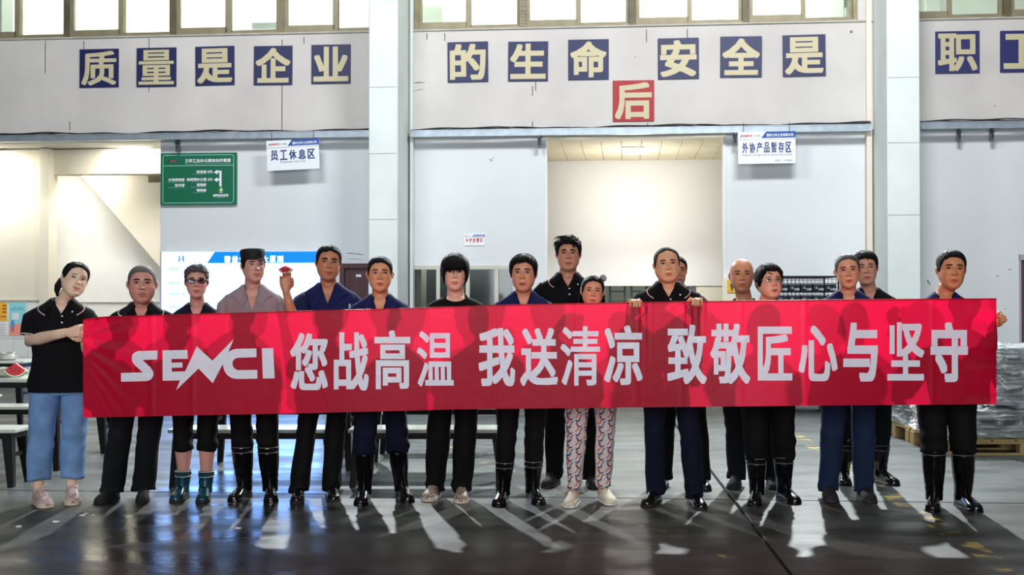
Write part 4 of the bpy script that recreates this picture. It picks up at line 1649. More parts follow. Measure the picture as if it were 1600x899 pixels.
class Head:
    def __init__(s, jaw=1.0, wide=1.0, cheek=1.0, nose=1.0, smile=0.0, brow=1.0, opened=0.0):
        s.jaw, s.wide, s.cheek, s.nose, s.smile, s.brow, s.opened = jaw * 1.03, wide * 1.035, cheek, nose, smile, brow, opened

    def ring(s, z):
        if z <= 0.14:
            w, yf, yb = np.interp(z, _z, HW), np.interp(z, _z, HF), np.interp(z, _z, HBK)
        else:
            q = min(1.0, (z - .14) / (CROWN - .14))
            e = max(0.0, 1 - q ** 2.35) ** (1 / 2.1)
            w, yf, yb = .0745 * e, -.0885 * e ** 1.05, .100 * e
        j = s.jaw + (1 - s.jaw) * min(1, max(0, (z - .03) / .07))
        c = 1 + (s.cheek - 1) * math.exp(-((z - .065) / .035) ** 2)
        yc = np.interp(z, [0, .05, .1, .2, CROWN], [-.03, -.008, .012, .010, .004])
        return w * s.wide * j * c, yf, yb, yc

    def bump(s, x, z):
        """how far the face stands forward of the bare egg"""
        ax = abs(x)
        z = zm(z)
        g = lambda u, a, b: math.exp(-((u - a) / b) ** 2)
        d = 0.0
        if .070 < z < .14:                                   # nose
            t = (z - .070) / .060
            h = np.interp(t, [0, .10, .22, .4, .75, 1.05], [0, .013, .0215, .017, .008, .002]) * s.nose
            sg = np.interp(t, [0, .22, .5, 1], [.0125, .0105, .0075, .0075])
            d += h * g(x, 0, sg)
        d += .0075 * s.nose * g(ax, .0145, .0062) * g(z, .083, .0075)      # nostril wings
        d -= .0085 * g(ax, .031, .016) * g(z, .1165, .0115)           # eye sockets
        d += .0042 * g(ax, .031, .0115) * g(z, .1145, .0062)          # eyelids over the ball
        d += .0042 * s.brow * g(ax, .028, .022) * g(z, .1335, .0075)            # brow ridge
        d += .0055 * s.cheek * g(ax, .043, .017) * g(z, .089, .017)             # cheekbones
        zl = .0475 + s.smile * .006 * min(1, ax / .02)
        d += .0058 * g(x, 0, .019) * g(z, zl + .0055, .0042)
        d += .0064 * g(x, 0, .016) * g(z, zl - .0062, .0046)
        d -= .0040 * g(x, 0, .022) * g(z, zl, .0020)
        d -= .0030 * g(x, 0, .018) * g(z, .0330, .0045)
        d += .0045 * g(x, 0, .016) * g(z, .018, .010)
        d -= .0026 * g(ax, .030 + .006 * s.smile, .005) * g(z, .066, .016)       # folds beside the mouth
        return d

    def pt(s, phi, z):
        w, yf, yb, yc = s.ring(z)
        sx, cx = math.sin(phi), math.cos(phi)
        x = w * math.copysign(abs(sx) ** (2 / 2.25), sx)
        if cx >= 0:
            y = yc + (yf - yc) * cx ** (2 / 2.25)
            k = min(1, max(0, (cx - .12) / .35))
            y -= s.bump(x, z) * k * k * (3 - 2 * k)
        else:
            y = yc + (yb - yc) * abs(cx) ** (2 / 2.1)
        return (x, y, z)

    def face(s, x, z, off=0.0):
        """the point of the face's front at (x, z)"""
        w = s.ring(z)[0]
        q = min(.985, abs(x) / max(w, 1e-4))
        phi = math.copysign(math.asin(q ** (2.25 / 2)), x)
        p = s.pt(phi, z)
        n = Vector((p[0] * 1.5 * (abs(p[0]) / .07), -0.09, 0)).normalized()
        return (p[0] + n.x * off, p[1] + n.y * off, z + 0.0)


COLS = [math.copysign(abs(t) ** 1.4, t) * math.pi for t in np.linspace(-1, 1, 65)[:-1]]
ZROWS = list(np.concatenate([np.linspace(0, .03, 9)[:-1], np.linspace(.03, .14, 46)[:-1], (.14 + (CROWN - .14) * np.sin(np.linspace(0, math.pi / 2, 18)))]))
ZROWS = sorted(set(round(float(q), 5) for q in ZROWS if q < CROWN - 2e-5))


def smooth01(a, b, x):
    t = min(1, max(0, (x - a) / (b - a)))
    return t * t * (3 - 2 * t)


# ---- hands: modelled once per pose, five fingers grown together with the palm
def hand_shape(curl, spread, thumb, name):
    b = MB()

    def el(z, w, d, y=0.0, x=0.0, n=14):
        return [(x + w * math.cos(a), y + d * math.sin(a), z) for a in np.linspace(0, 2 * math.pi, n + 1)[:-1]]
    b.grid([el(-.03, .021, .017), el(0, .026, .019), el(.02, .033, .018), el(.045, .040, .0165), el(.07, .042, .015), el(.088, .041, .013), el(.097, .036, .009)], True, True, True)
    for k, (x, L, r) in enumerate(((.030, .072, .0088), (.0105, .080, .0090), (-.0095, .074, .0086), (-.028, .058, .0076))):
        p = Vector((x, 0, .082 + (.006, .010, .006, -.002)[k]))
        a = 0.0
        pts, rad = [p - Vector((0, 0, .02)), p.copy()], [r, r * 1.08]
        for seg, (l, da) in enumerate(zip((.46, .31, .23), curl)):
            a += math.radians(da + (3 * k if seg == 0 else 0))
            d = Vector((math.sin(math.radians(spread) * (1.5 - k) * -1) * -1 * math.cos(a), -math.sin(a), math.cos(a)))
            for t in (.5, 1.0):
                pts.append(p + d * (L * l * t))
                rad.append(r * (1.0 - .08 * seg - .05 * t + (.06 if t == 1.0 and seg < 2 else 0)))
            p = p + d * (L * l)
        pts.append(p + d * .003)
        rad.append(r * .5)
        b.tube(pts, rad, 10)
    # thumb from the side of the palm near its base
    p = Vector((.022, -.004, .022))
    pts, rad = [p], [.013]
    for l, d, r in zip((.038, .032, .026), thumb, (.0125, .0108, .0098)):
        p = p + Vector(d).normalized() * l
        pts.append(p.copy())
        rad.append(r)
    pts.append(p + Vector(thumb[-1]).normalized() * .005)
    rad.append(.0055)
    b.tube(pts, rad, 10)
    o = b.build(name, m_black)
    m = o.modifiers.new('r', 'REMESH')
    m.mode = 'VOXEL'
    m.voxel_size = 0.0042
    s = o.modifiers.new('s', 'SMOOTH')
    s.iterations = 3
    s.factor = 0.5
    dg = bpy.context.evaluated_depsgraph_get()
    me = bpy.data.meshes.new_from_object(o.evaluated_get(dg), depsgraph=dg)
    v = np.array([q.co[:] for q in me.vertices])
    f = [tuple(q.vertices) for q in me.polygons]
    bpy.data.meshes.remove(me)
    bpy.data.objects.remove(o)
    return v, f


HANDS = {
    'relaxed': hand_shape((18, 22, 14), 3, ((.8, -.35, .9), (.35, -.35, 1), (.1, -.3, 1)), 'hand'),
    'over': hand_shape((70, 62, 34), 2, ((.6, .35, .45), (.1, .35, .45), (-.4, .2, .35)), 'hand'),
    'fist': hand_shape((72, 84, 50), 1, ((.5, -.75, .75), (.05, -.9, .5), (-.5, -.5, .4)), 'hand'),
    'hold': hand_shape((30, 42, 30), 5, ((.7, -.8, .6), (.15, -.8, .8), (-.1, -.4, 1)), 'hand'),
}

m_skin = mat('skin', rough=0.40, attr='Col', sss=0.05, spec=0.38, bump=0.06, bscale=220)
m_eyewhite = mat('eye_white', (176, 166, 160), 0.25)
m_iris = mat('dark_iris', (30, 20, 16), 0.1)
m_lash = mat('dark_lash', (26, 18, 18), 0.6)
m_mouthin = mat('mouth_line', (88, 34, 34), 0.6)
m_teeth = mat('teeth', (226, 220, 208), 0.25)
m_button = mat('white_button', (228, 230, 232), 0.3)


def cloth(name, col, rough=0.85, b=0.35, var=0.12):
    return mat(name, col, rough, var=var, vscale=9, bump=b * .5, bscale=90, spec=0.25, bdist=0.004)


M_BLACKPOLO = cloth('black_knit', (8, 8, 11), 0.9)
M_NAVY = cloth('navy_work_cotton', (20, 29, 78), 0.85)
M_DARKNAVY = cloth('dark_navy_cotton', (13, 17, 42), 0.85)
M_GREYSHIRT = cloth('grey_brown_shirt', (150, 134, 138), 0.85)
M_BLACKTROUSER = cloth('black_trouser', (6, 6, 9), 0.8)
M_CHAR = cloth('charcoal_trouser', (18, 20, 25), 0.8)
M_JEANS = cloth('light_blue_denim', (122, 160, 208), 0.85, 0.5, 0.25)
M_NAVYJEANS = cloth('dark_navy_denim', (12, 18, 40), 0.85, 0.4, 0.2)
M_BLUEJEANS = cloth('blue_denim', (26, 42, 72), 0.85, 0.4, 0.2)
M_PIPEW = mat('white_piping', (226, 224, 226), 0.7)
M_PIPER = mat('red_piping', (170, 40, 60), 0.7)
M_RUBBER = mat('black_rubber', (9, 9, 12), 0.16, spec=0.6)
M_GREENRUBBER = mat('green_rubber', (12, 62, 74), 0.2, spec=0.6)
M_LEATHER = mat('black_leather', (12, 11, 12), 0.2, spec=0.6)
M_BLACKCANVAS = mat('black_canvas', (22, 22, 24), 0.8)
M_SOLE = mat('dark_sole', (40, 34, 30), 0.7)
M_PALESOLE = mat('pale_sole', (206, 190, 168), 0.6)
M_PINK = mat('pale_pink_mesh', (206, 178, 174), 0.7, var=0.35, vscale=60, bump=0.4, bscale=90)
M_WHITESHOE = mat('cream_woven_shoe', (226, 220, 196), 0.7, var=0.15, vscale=60, bump=0.6, bscale=90)
M_WHITESOLE = mat('white_sole', (230, 228, 220), 0.6)
M_HAIR = mat('black_hair', (6, 5, 7), 0.52, spec=0.18, bump=0.6, bscale=60, stretch=(6, 6, 1))
M_GREYHAIR = mat('grey_stubble_hair', (92, 88, 84), 0.7, var=0.3, vscale=120)
M_DARKSTUB = mat('dark_stubble_hair', (52, 42, 36), 0.7, spec=0.2, var=0.3, vscale=120)
M_SILVERBROWN = mat('short_grey_hair', (66, 60, 58), 0.6, var=0.3, vscale=100, bump=0.5, bscale=120)


def camo_mat():
    m = mat('striped_sneaker_fabric', (40, 36, 36), 0.6)
    nt = m.node_tree
    tc = nt.nodes.new('ShaderNodeTexCoord')
    w = nt.nodes.new('ShaderNodeTexWave')
    w.inputs['Scale'].default_value = 30
    w.inputs['Distortion'].default_value = 14
    w.inputs['Detail'].default_value = 2
    w.inputs['Detail Scale'].default_value = 2
    r = nt.nodes.new('ShaderNodeValToRGB')
    r.color_ramp.elements[0].position = 0.45
    r.color_ramp.elements[0].color = C(36, 32, 34)
    r.color_ramp.elements[1].position = 0.55
    r.color_ramp.elements[1].color = C(206, 190, 168)
    nt.links.new(tc.outputs['Object'], w.inputs['Vector'])
    nt.links.new(w.outputs['Fac'], r.inputs[0])
    nt.links.new(r.outputs[0], nt.nodes['Principled BSDF'].inputs['Base Color'])
    return m


M_CAMO = camo_mat()


def feather_mat():
    """cream cloth printed with rows of blue and orange crescents"""
    m = mat('crescent_print_cloth', (222, 212, 206), 0.8, bump=0.3, bscale=120)
    nt = m.node_tree
    L = nt.links.new
    uv = nt.nodes.new('ShaderNodeUVMap')
    sep = nt.nodes.new('ShaderNodeSeparateXYZ')
    L(uv.outputs[0], sep.inputs[0])

    def M(op, a, b=None, c=None):
        n = nt.nodes.new('ShaderNodeMath')
        n.operation = op
        for i, v in enumerate((a, b, c)):
            if v is None:
                continue
            if isinstance(v, (int, float)):
                n.inputs[i].default_value = v
            else:
                L(v, n.inputs[i])
        return n.outputs[0]

    def layer(nx, ny, ox, oy, cx, cy, r1, dx, dy, r2):
        u = M('ADD', M('MULTIPLY', sep.outputs[0], nx), ox)
        v0 = M('ADD', M('MULTIPLY', sep.outputs[1], ny), oy)
        v = M('ADD', v0, M('MULTIPLY', M('MODULO', M('FLOOR', u), 2), 0.5))
        fu, fv = M('FRACT', u), M('FRACT', v)
        d = lambda x, y: M('SQRT', M('ADD', M('POWER', M('SUBTRACT', fu, x), 2), M('POWER', M('SUBTRACT', fv, y), 2)))
        return M('MULTIPLY', M('LESS_THAN', d(cx, cy), r1), M('GREATER_THAN', d(cx + dx, cy + dy), r2))

    base = None
    for args, col in (((5, 7, 0, 0, .45, .5, .38, .07, .12, .385), (42, 58, 126)), ((5, 7, .5, .3, .5, .5, .38, -.12, .05, .385), (214, 96, 56)),
                      ((5, 7, .25, .65, .5, .5, .32, -.07, .12, .33), (44, 60, 130)), ((5, 7, .75, .15, .5, .5, .24, .08, -.06, .25), (70, 66, 92)), ((5, 7, .1, .85, .5, .5, .20, -.06, .04, .205), (206, 176, 120))):
        f = layer(*args)
        x = nt.nodes.new('ShaderNodeMix')
        x.data_type = 'RGBA'
        L(f, x.inputs[0])
        if base is None:
            x.inputs[6].default_value = C(222, 212, 206)
        else:
            L(base, x.inputs[6])
        x.inputs[7].default_value = C(*col)
        base = x.outputs[2]
    L(base, nt.nodes['Principled BSDF'].inputs['Base Color'])
    return m


M_PRINT = feather_mat()


def xf(M4, p):
    q = M4 @ Vector(p)
    return (q.x, q.y, q.z)


def make_person(P):
    rnd = random.Random(P['seed'])
    Y = P['Y']                                                     # depth of the body's axis
    k = Y / F                                                      # metres per pixel there
    hx, ytop, ychin = P['head']
    chin = at(hx, ychin, Y - .06)
    top = at(hx, ytop, Y)
    ht = P.get('hair_t', .010)
    hs = P.get('hs') or min(1.16, max(.90, (top.z - chin.z) / (CROWN + ht)))
    H = Head(**P.get('face', {}))
    yaw, pitch, roll = (math.radians(q) for q in P.get('turn', (0, 0, 0)))
    yaw -= math.atan((hx - 800) / F)                               # a face meets the lens unless it is said to turn
    R = Matrix.Rotation(yaw, 4, 'Z') @ Matrix.Rotation(pitch, 4, 'X') @ Matrix.Rotation(roll, 4, 'Y')
    piv = Vector((0, .012, .075))
    hc = at(hx, (ytop + ychin) / 2, Y - .02)
    hm = Matrix.Translation(Vector((hc.x, Y - .035, chin.z + piv.z * hs))) @ R @ Matrix.Scale(hs, 4) @ Matrix.Translation(-piv)
    # torso frame: neck base
    tx_ = at(P.get('sx', hx), ychin, Y).x
    tz = chin.z - P.get('neck', .010)
    ts = P.get('ts', 1.0)                                          # build of the torso
    tyaw = math.radians(P.get('tyaw', 0)) - .6 * math.atan((hx - 800) / F)
    troll = math.radians(P.get('troll', 0))
    tm = Matrix.Translation((tx_, Y, tz)) @ Matrix.Rotation(tyaw, 4, 'Z') @ Matrix.Rotation(troll, 4, 'Y')
    fem = P.get('fem', 0.0)
    hipz = P.get('hipz') or tz * .60
    torso_h = tz - hipz

    def tring(z, off=0.0):
        """half width, half depth, centre y of the trunk at height z below the neck base"""
        zz = -z / torso_h * .53
        w = np.interp(zz, [-.02, 0, .012, .024, .040, .060, .10, .17, .25, .33, .42, .52, .60], [.056, .060, .078, .112, .150, .178, .192, .186 - .01 * fem, .176 - .01 * fem, .166 - .01 * fem, .160 + .01 * fem, .172 + .014 * fem, .175])
        d = np.interp(zz, [-.02, 0, .014, .03, .05, .075, .11, .17, .25, .42, .52, .60], [.056, .058, .066, .074, .083, .092, .104, .116 + .01 * fem, .118, .114 + P.get('belly', 0), .120, .12])
        yc = np.interp(zz, [-.02, 0, .05, .12, .3, .6], [.012, .016, .02, .012, 0, 0])
        return w * ts + off, d * (0.6 + 0.4 * ts) + off, yc

    def tp(th, z, off=0.0):
        w, d, yc = tring(z, off)
        s, c = math.sin(th), math.cos(th)
        e = 2 / 2.3
        return xf(tm, (w * math.copysign(abs(s) ** e, s), yc - d * math.copysign(abs(c) ** e, c), z))

    # ---------------- the body: one figure of skin
    skin = fr(P['skin']) / 255
    base = fr(C(*[min(238, q * 1.09) for q in P['skin']])[:3])
    B = MB()
    rows, cols = [], []
    stub = P.get('stubble', 0.0)
    for z in ZROWS:
        row = []
        for ph in COLS:
            p = H.pt(ph, z)
            row.append(xf(hm, p))
            x = p[0]
            f = 1.0
            c = base.copy()
            front = math.cos(ph) > .1
            zl = .0475 + H.smile * .006 * min(1, abs(x) / .02)
            zf = zm(z)
            if front:
                lipw = .023 + .004 * H.smile
                if abs(x) < lipw and (zl - .0135 * (1 - (x / lipw) ** 2)) < zf < (zl + .010 * (1 - (x / lipw) ** 2)):
                    c = c * fr((.86, .52, .52))
                else:
                    if stub and zf < .07:
                        c = c * (1 - stub * .45 * smooth01(.075, .05, zf))
                    ck = math.exp(-((abs(x) - .040) / .018) ** 2 - ((zf - .085) / .018) ** 2)
                    c = c * (1 - ck * fr((.0, .10, .09)))
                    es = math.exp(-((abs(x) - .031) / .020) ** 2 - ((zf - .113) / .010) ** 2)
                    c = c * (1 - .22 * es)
                if abs(abs(x) - .0075) < .0042 and abs(zf - .0765) < .0028:
                    c = c * .25
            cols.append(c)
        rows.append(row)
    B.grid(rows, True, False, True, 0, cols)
    B.add([xf(hm, (0, -.03, -.006))], [], 0, base)                 # under the chin
    nb = len(B.v) - 1
    n0 = 0
    B.f += [(n0 + j, n0 + (j + 1) % len(COLS), nb) for j in range(len(COLS))]
    B.m += [0] * len(COLS)
    for s in (-1, 1):                                              # ears
        er = []
        for i in range(9):
            t = i / 8
            zz = .082 + .062 * t
            r = math.sin(math.pi * min(.97, max(.03, t))) ** .6
            rr = []
            for a in np.linspace(0, 2 * math.pi, 13)[:-1]:
                dx = .0065 * math.sin(a) + (.010 + .006 * t) * P.get('ear', 1)
                inner = -.004 * max(0, math.cos(a - .3)) * math.sin(math.pi * t)
                rr.append((s * (H.ring(.11)[0] - .006 + dx * r + inner), .016 + .006 * t + .0165 * math.cos(a) * r * (.75 + .45 * t), zz))
            er.append([xf(hm, q) for q in rr])
        B.grid(er, True, True, True, 0, base * fr((1.0, .84, .80)))
    # neck and upper trunk, in one sweep from under the jaw to the hips
    up_ = [xf(hm, (.050 * P.get('neckw', 1) * math.sin(a), .026 - .056 * math.cos(a), .055 - .018 * math.cos(a))) for a in np.linspace(0, 2 * math.pi, 41)[:-1]]
    mid = []
    nw = .054 * P.get('neckw', 1)
    ang = np.linspace(0, 2 * math.pi, 41)[:-1]
    lo = [xf(tm, ((nw + .004) * math.sin(a), .018 - (nw + .002) * math.cos(a), .004 - .012 * math.cos(a))) for a in ang]
    rows = [up_]
    for t in (.33, .66):
        rows.append([tuple(fr(u) * (1 - t) + fr(l) * t + fr((0, 0.004 * math.cos(a), 0))) for u, l, a in zip(up_, lo, ang)])
    rows.append(lo)
    for z in (-.012, -.024, -.038, -.055, -.075, -.10, -.14, -.2, -.28, -.36, -torso_h * .9, -torso_h * 1.08):
        rows.append([tp(a, z, -.002 if z > -.05 else -.008) for a in ang])
    nc = []
    for i, r in enumerate(rows):
        for a in ang:
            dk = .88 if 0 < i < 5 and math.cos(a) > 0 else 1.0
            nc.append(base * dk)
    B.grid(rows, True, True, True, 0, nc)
    # limbs
    sh, el, wr, hd = {}, {}, {}, {}
    for s in (-1, 1):
        key = 'L' if s < 0 else 'R'                                # by the side of the picture
        sw = .168 * ts
        sh[s] = Vector(xf(tm, (s * sw, .015, -.086)))
        a = P.get('arm' + key)
        if a is None:
            el[s] = Vector(xf(tm, (s * (.205 * ts), .03, -.35 * tz / 1.42)))
            wr[s] = Vector(xf(tm, (s * (.17 * ts), -.10, -.50 * tz / 1.42)))
            ax, pn, pose = Vector((-s * .5, -.3, -1)), Vector((-s, .3, .4)), 'relaxed'
            thumb_up = None
        else:
            el[s], wr[s] = Vector(a['el']), Vector(a['wr'])
            ax, pn, pose = Vector(a['ax']), Vector(a['pn']), a['pose']
        path = [sh[s] + Vector((-s * .03, 0, .01)), sh[s], sh[s].lerp(el[s], .35), sh[s].lerp(el[s], .75), el[s], el[s].lerp(wr[s], .3), el[s].lerp(wr[s], .7), wr[s]]
        g = P.get('armr', 1.0)
        B.tube(path, [.016 * g, .030 * g, .040 * g, .040 * g, .038 * g, .040 * g, .031 * g, .0255 * g], 14, True, 0, col=base)
        ax.normalize()
        pn = (pn - ax * pn.dot(ax)).normalized()
        xx = ax.cross(pn) * -1                                      # local x = thumb side for a hand whose palm looks along pn
        flip = a.get('flip', 1) if a else (-1 if s < 0 else 1) * -1
        hz = a.get('size', 1.0) if a else 1.0
        hv, hf = HANDS[pose]
        pts = [tuple(wr[s] + (xx * (q[0] * flip) + pn * (-q[1]) + ax * q[2]) * hz) for q in hv]
        B.add(pts, hf if flip > 0 else [tuple(reversed(q)) for q in hf], 0, base * fr((1.0, .93, .90)))
    hip, knee, ank, toe = {}, {}, {}, {}
    for s in (-1, 1):
        f = P['footL' if s < 0 else 'footR']                       # (ankle px x, toe px x, toe px y)
        tg = ground(f[1], f[2])
        ay = tg.y + (f[3] if len(f) > 3 else .205)
        axw = (f[0] - 800) / F * ay
        toe[s] = tg
        ank[s] = Vector((axw, ay, .085))
        hip[s] = Vector(xf(tm, (s * .088 * (1 + .12 * fem), 0, 0)))
        hip[s].z = hipz
        knee[s] = hip[s].lerp(ank[s], .50) + Vector((P.get('kneex', 0) * s, -.02, 0))
        ls = [hip[s] + Vector((0, 0, .02)), hip[s].lerp(knee[s], .4), knee[s], knee[s].lerp(ank[s], .28), knee[s].lerp(ank[s], .7), ank[s], Vector((ank[s].x, ank[s].y, .04))]
        B.tube(ls, [.080, .070, .052, .056, .040, .035, .036], 14, True, 0, col=base)
    person = B.build('person', m_skin, smooth=True, colors=True, label=P['label'], cat='person')

    # ---------------- face: eyes, brows, mouth
    def patch(name, outline_fn, mats, par=person):
        b = MB()
        outline_fn(b)
        return b.build(name, mats, par, smooth=True)

    def strip(b, pts, w, off, mi=0):
        """a curved strip on the face through (x, z) points with half widths w"""
        a, c = [], []
        for (x, z), ww in zip(pts, w):
            a.append(xf(hm, H.face(x, z + ww, off)))
            c.append(xf(hm, H.face(x, z - ww, off)))
        b.grid([a, c], False, mi=mi)

    sq = P.get('squint', 1.0) * .84
    gx = P.get('gaze', 0.0)
    ezz = .1235
    for s in (-1, 1):
        b = MB()
        n = 13
        tt = np.linspace(-1, 1, n)
        lid = lambda t: (1 - abs(t) ** 2.2)
        ew = .0150
        upp = [(s * .0315 + ew * t, ezz + (.0056 * sq * lid(t)) + .0010 * t * s) for t in tt]
        low = [(s * .0315 + ew * t, ezz - (.0038 * sq * lid(t)) + .0010 * t * s) for t in tt]
        b.grid([[xf(hm, H.face(x, z, .0006)) for x, z in upp], [xf(hm, H.face((a_[0] + c_[0]) / 2, (a_[1] + c_[1]) / 2, .0016)) for a_, c_ in zip(upp, low)], [xf(hm, H.face(x, z, .0006)) for x, z in low]], False, mi=0)
        ir = .0064
        ic = s * .0315 + gx * .006
        pts = []
        for a in np.linspace(0, 2 * math.pi, 15)[:-1]:
            x, z = ic + ir * math.cos(a), ezz + .0006 + ir * math.sin(a)
            t = (x - s * .0315) / ew
            z = min(ezz + .0056 * sq * lid(t) + .001 * t * s, max(ezz - .0038 * sq * lid(t), z))
            pts.append(xf(hm, H.face(x, z, .0022)))
        b.add(pts, [tuple(range(14))], 1)
        strip(b, [(x, z + .0004) for x, z in upp], [.0011 + .0005 * lid(t) for t in tt], .0028, 2)
        strip(b, low, [.0004] * n, .0026, 2)
        b.build('eye', [m_eyewhite, m_iris, m_lash], person, smooth=True)
        b = MB()
        bw = P.get('browt', .0026) * 1.3
        pts = [(s * (.0125 + .036 * t), .1400 + .0062 * math.sin(math.pi * (.15 + .6 * t)) - .0045 * t + .002 * P.get('browup', 0)) for t in np.linspace(0, 1, 9)]
        strip(b, pts, [bw * (.55 + .6 * math.sin(math.pi * (.2 + .7 * t))) for t in np.linspace(0, 1, 9)], .0016)
        b.build('eyebrow', P.get('browm', M_HAIR), person, smooth=True)
    b = MB()
    tt = np.linspace(-1, 1, 11)
    op = H.opened
    zl = lambda t: .0533 + H.smile * .006 * min(1, abs(t) * 1.1)
    strip(b, [((.0215 + .004 * H.smile) * t, zl(t) - .002 * op * (1 - t * t)) for t in tt], [.0009 + .0034 * op * (1 - t * t) for t in tt], .0034 if op < .3 else .0050, 0)
    if P.get('teeth'):
        strip(b, [((.0165 + .003 * H.smile) * t, zl(t) + .0006) for t in tt], [.0016 * (1 - .6 * t * t) * (op + .2) for t in tt], .0062, 1)
    b.build('mouth', [m_mouthin, m_teeth], person, smooth=True)
    if P.get('moustache'):
        b = MB()
        strip(b, [(.020 * t, .0670 - .003 * abs(t)) for t in tt], [.0022 * (1 - .5 * abs(t)) for t in tt], .0012)
        b.build('moustache', M_GREYHAIR, person, smooth=True)

    # ---------------- hair
    hr = P.get('hair')
    if hr:
        N = 96
        jag = hr.get('jag', .004)
        jn = [rnd.uniform(-1, 1) for _ in range(N)]
        part = hr.get('part', 0.0)

        def zlow(ph):
            a = abs(ph)
            return float(np.interp(a, [0, .45, .80, 1.05, 1.25, 1.45, 1.75, 2.2, math.pi],
                                   [hr['front'], hr['front'] + hr.get('f2', -.002), hr.get('temple', .165), hr.get('side', .125), hr.get('burn', .105), hr.get('burn', .105) + .008, hr.get('ear', .135) if hr.get('burn', .105) > .07 else hr.get('burn', .105), hr.get('behind', .085), hr.get('back', .045)]))
        R_ = 15
        rows = []
        cen = Vector((0, .008, .13))
        for i in range(R_ + 1):
            t = i / R_
            row = []
            for j in range(N):
                ph = (j + .5) / N * 2 * math.pi - math.pi
                z0 = zlow(ph) + jag * jn[j] + hr.get('skew', 0) * math.sin(ph) * (1 if abs(ph) < 1.2 else 0)
                if i <= 1:
                    z = z0 + (.0008 if i else 0)
                else:
                    u = (i - 1) / (R_ - 1)
                    z = z0 + (CROWN - .0006 - z0) * math.sin(u * math.pi / 2) ** (.85 + .15 * u)
                p = Vector(H.pt(ph, min(z, CROWN - .0005)))
                n = (p - cen)
                n.z *= .8
                n.normalize()
                hi = smooth01(.10, .215, z)
                th = hr['ts'] + (hr['tt'] - hr['ts']) * hi
                if math.cos(ph) > 0 and abs(ph) < .9:
                    th += hr.get('tf', 0) * math.cos(ph) * smooth01(.235, .16, z)
                th += hr.get('lop', 0) * math.sin(ph) * hi
                ridge = hr.get('ridge', .0015) * (math.sin(ph * 23 + jn[j] * 1.2 + z * 90 * part) * .6 + jn[j] * .6) * smooth01(0, .12, t)
                if i == 0:
                    th = -.003
                elif i == 1:
                    th = th * hr.get('edge', .35)
                elif i == 2:
                    th = th * (.5 + .5 * hr.get('edge', .35))
                row.append(xf(hm, p + n * (th + (ridge if i > 1 else 0))))
            rows.append(row)
        b = MB()
        b.grid(rows, True, False, True)
        # locks lying over the cap
        for (cnt, ph0, ph1, z0, z1, dirv, Ln, lift, rad) in hr.get('locks', ()):
            for _ in range(cnt):
                ph, z = rnd.uniform(ph0, ph1), rnd.uniform(z0, z1)
                p = Vector(H.pt(ph, min(z, CROWN - .001)))
                n = (p - cen).normalized()
                d = Vector(dirv) + Vector((rnd.uniform(-.3, .3), rnd.uniform(-.3, .3), rnd.uniform(-.25, .25)))
                d = (d - n * d.dot(n)).normalized()
                hi = smooth01(.10, .215, z)
                st = p + n * ((hr['ts'] + (hr['tt'] - hr['ts']) * hi) * .75)
                l = Ln * rnd.uniform(.6, 1.2)
                pts = [st + d * (l * q) + n * (lift * math.sin(q * 2.2) - .25 * l * q * q * (1 if lift < .012 else .1)) for q in (0, .3, .6, .85, 1.0)]
                b.tube([xf(hm, q) for q in pts], [rad * q * hs for q in (.8, 1, .8, .5, .1)], 5, True)
        b.build('hair', hr.get('m', M_HAIR), person, smooth=True)
    for fn in P.get('extra', ()):
        fn(person, hm, H, tm, tp, rnd, hs)

    # ---------------- shirt
    sm = P['shirt']
    neckl = P.get('neckline', 'v')
    vd, x0_ = {'polo': (.085, .046), 'v': (P.get('vdeep', .13) + .012, .052), 'crew': (.050, .078)}[neckl]
    zc_ = {}
    hem = -P.get('hem', torso_h * 1.06)
    NT_ = 72
    th_ = [2 * math.pi * j / NT_ - math.pi for j in range(NT_)]
    off = P.get('loose', .012)

    def zneck(t):
        a = round(abs(t), 4)
        if a in zc_:
            return zc_[a]
        z0 = .002
        z = z0
        if a < 1.45:
            for _ in range(14):
                x = tring(z)[0] * math.sin(a) ** (2 / 2.3)
                q = max(0, 1 - x / x0_) if neckl != 'crew' else math.sqrt(max(0, 1 - (x / x0_) ** 2))
                z = .5 * z + .5 * (z0 - vd * q)
        zc_[a] = z
        return z
    ph_ = [rnd.uniform(0, 6.28) for _ in range(8)]

    def wrk(t, z):
        return .0035 * (math.sin(3 * t + 22 * z + ph_[0]) + .7 * math.sin(5 * t - 31 * z + ph_[1]) + .5 * math.sin(9 * t + 13 * z + ph_[2]))
    rows = []
    NR = 26
    for i in range(NR + 1):
        u = 1 - (1 - i / NR) ** 1.7
        row = []
        for t in th_:
            z = hem + (zneck(t) - hem) * u
            row.append(tp(t, z, off + wrk(t, z) * (1 - .8 * u) + (.003 if i == NR else 0)))
        rows.append(row)
    rows.append([tp(t, zneck(t), -.001) for t in th_])
    b = MB()
    b.grid(rows)
    shirt = b.build('shirt', sm, person, smooth=True)
    for s in (-1, 1):
        sl = P.get('sleeve', .62)
        pth = [Vector(xf(tm, (s * .11 * ts, .015, -.088))), sh[s] + Vector((-s * .020, 0, -.010)), sh[s].lerp(el[s], .17), sh[s].lerp(el[s], .40), sh[s].lerp(el[s], sl - .03), sh[s].lerp(el[s], sl), sh[s].lerp(el[s], sl - .02)]
        if sl > .98:
            pth = pth[:4] + [el[s], el[s].lerp(wr[s], .5), el[s].lerp(wr[s], .93)]
        b = MB()
        g = P.get('armr', 1.0) * (0.6 + 0.4 * ts)
        b.tube(pth, [.030 * g, .054 * g, .068 * g, .067 * g, .064 * g, .064 * g, .058 * g] if sl < .98 else [.030 * g, .054 * g, .065 * g, .060 * g, .056 * g, .050 * g, .044 * g], 20, False)
        slv = b.build('sleeve', sm, shirt, smooth=True)
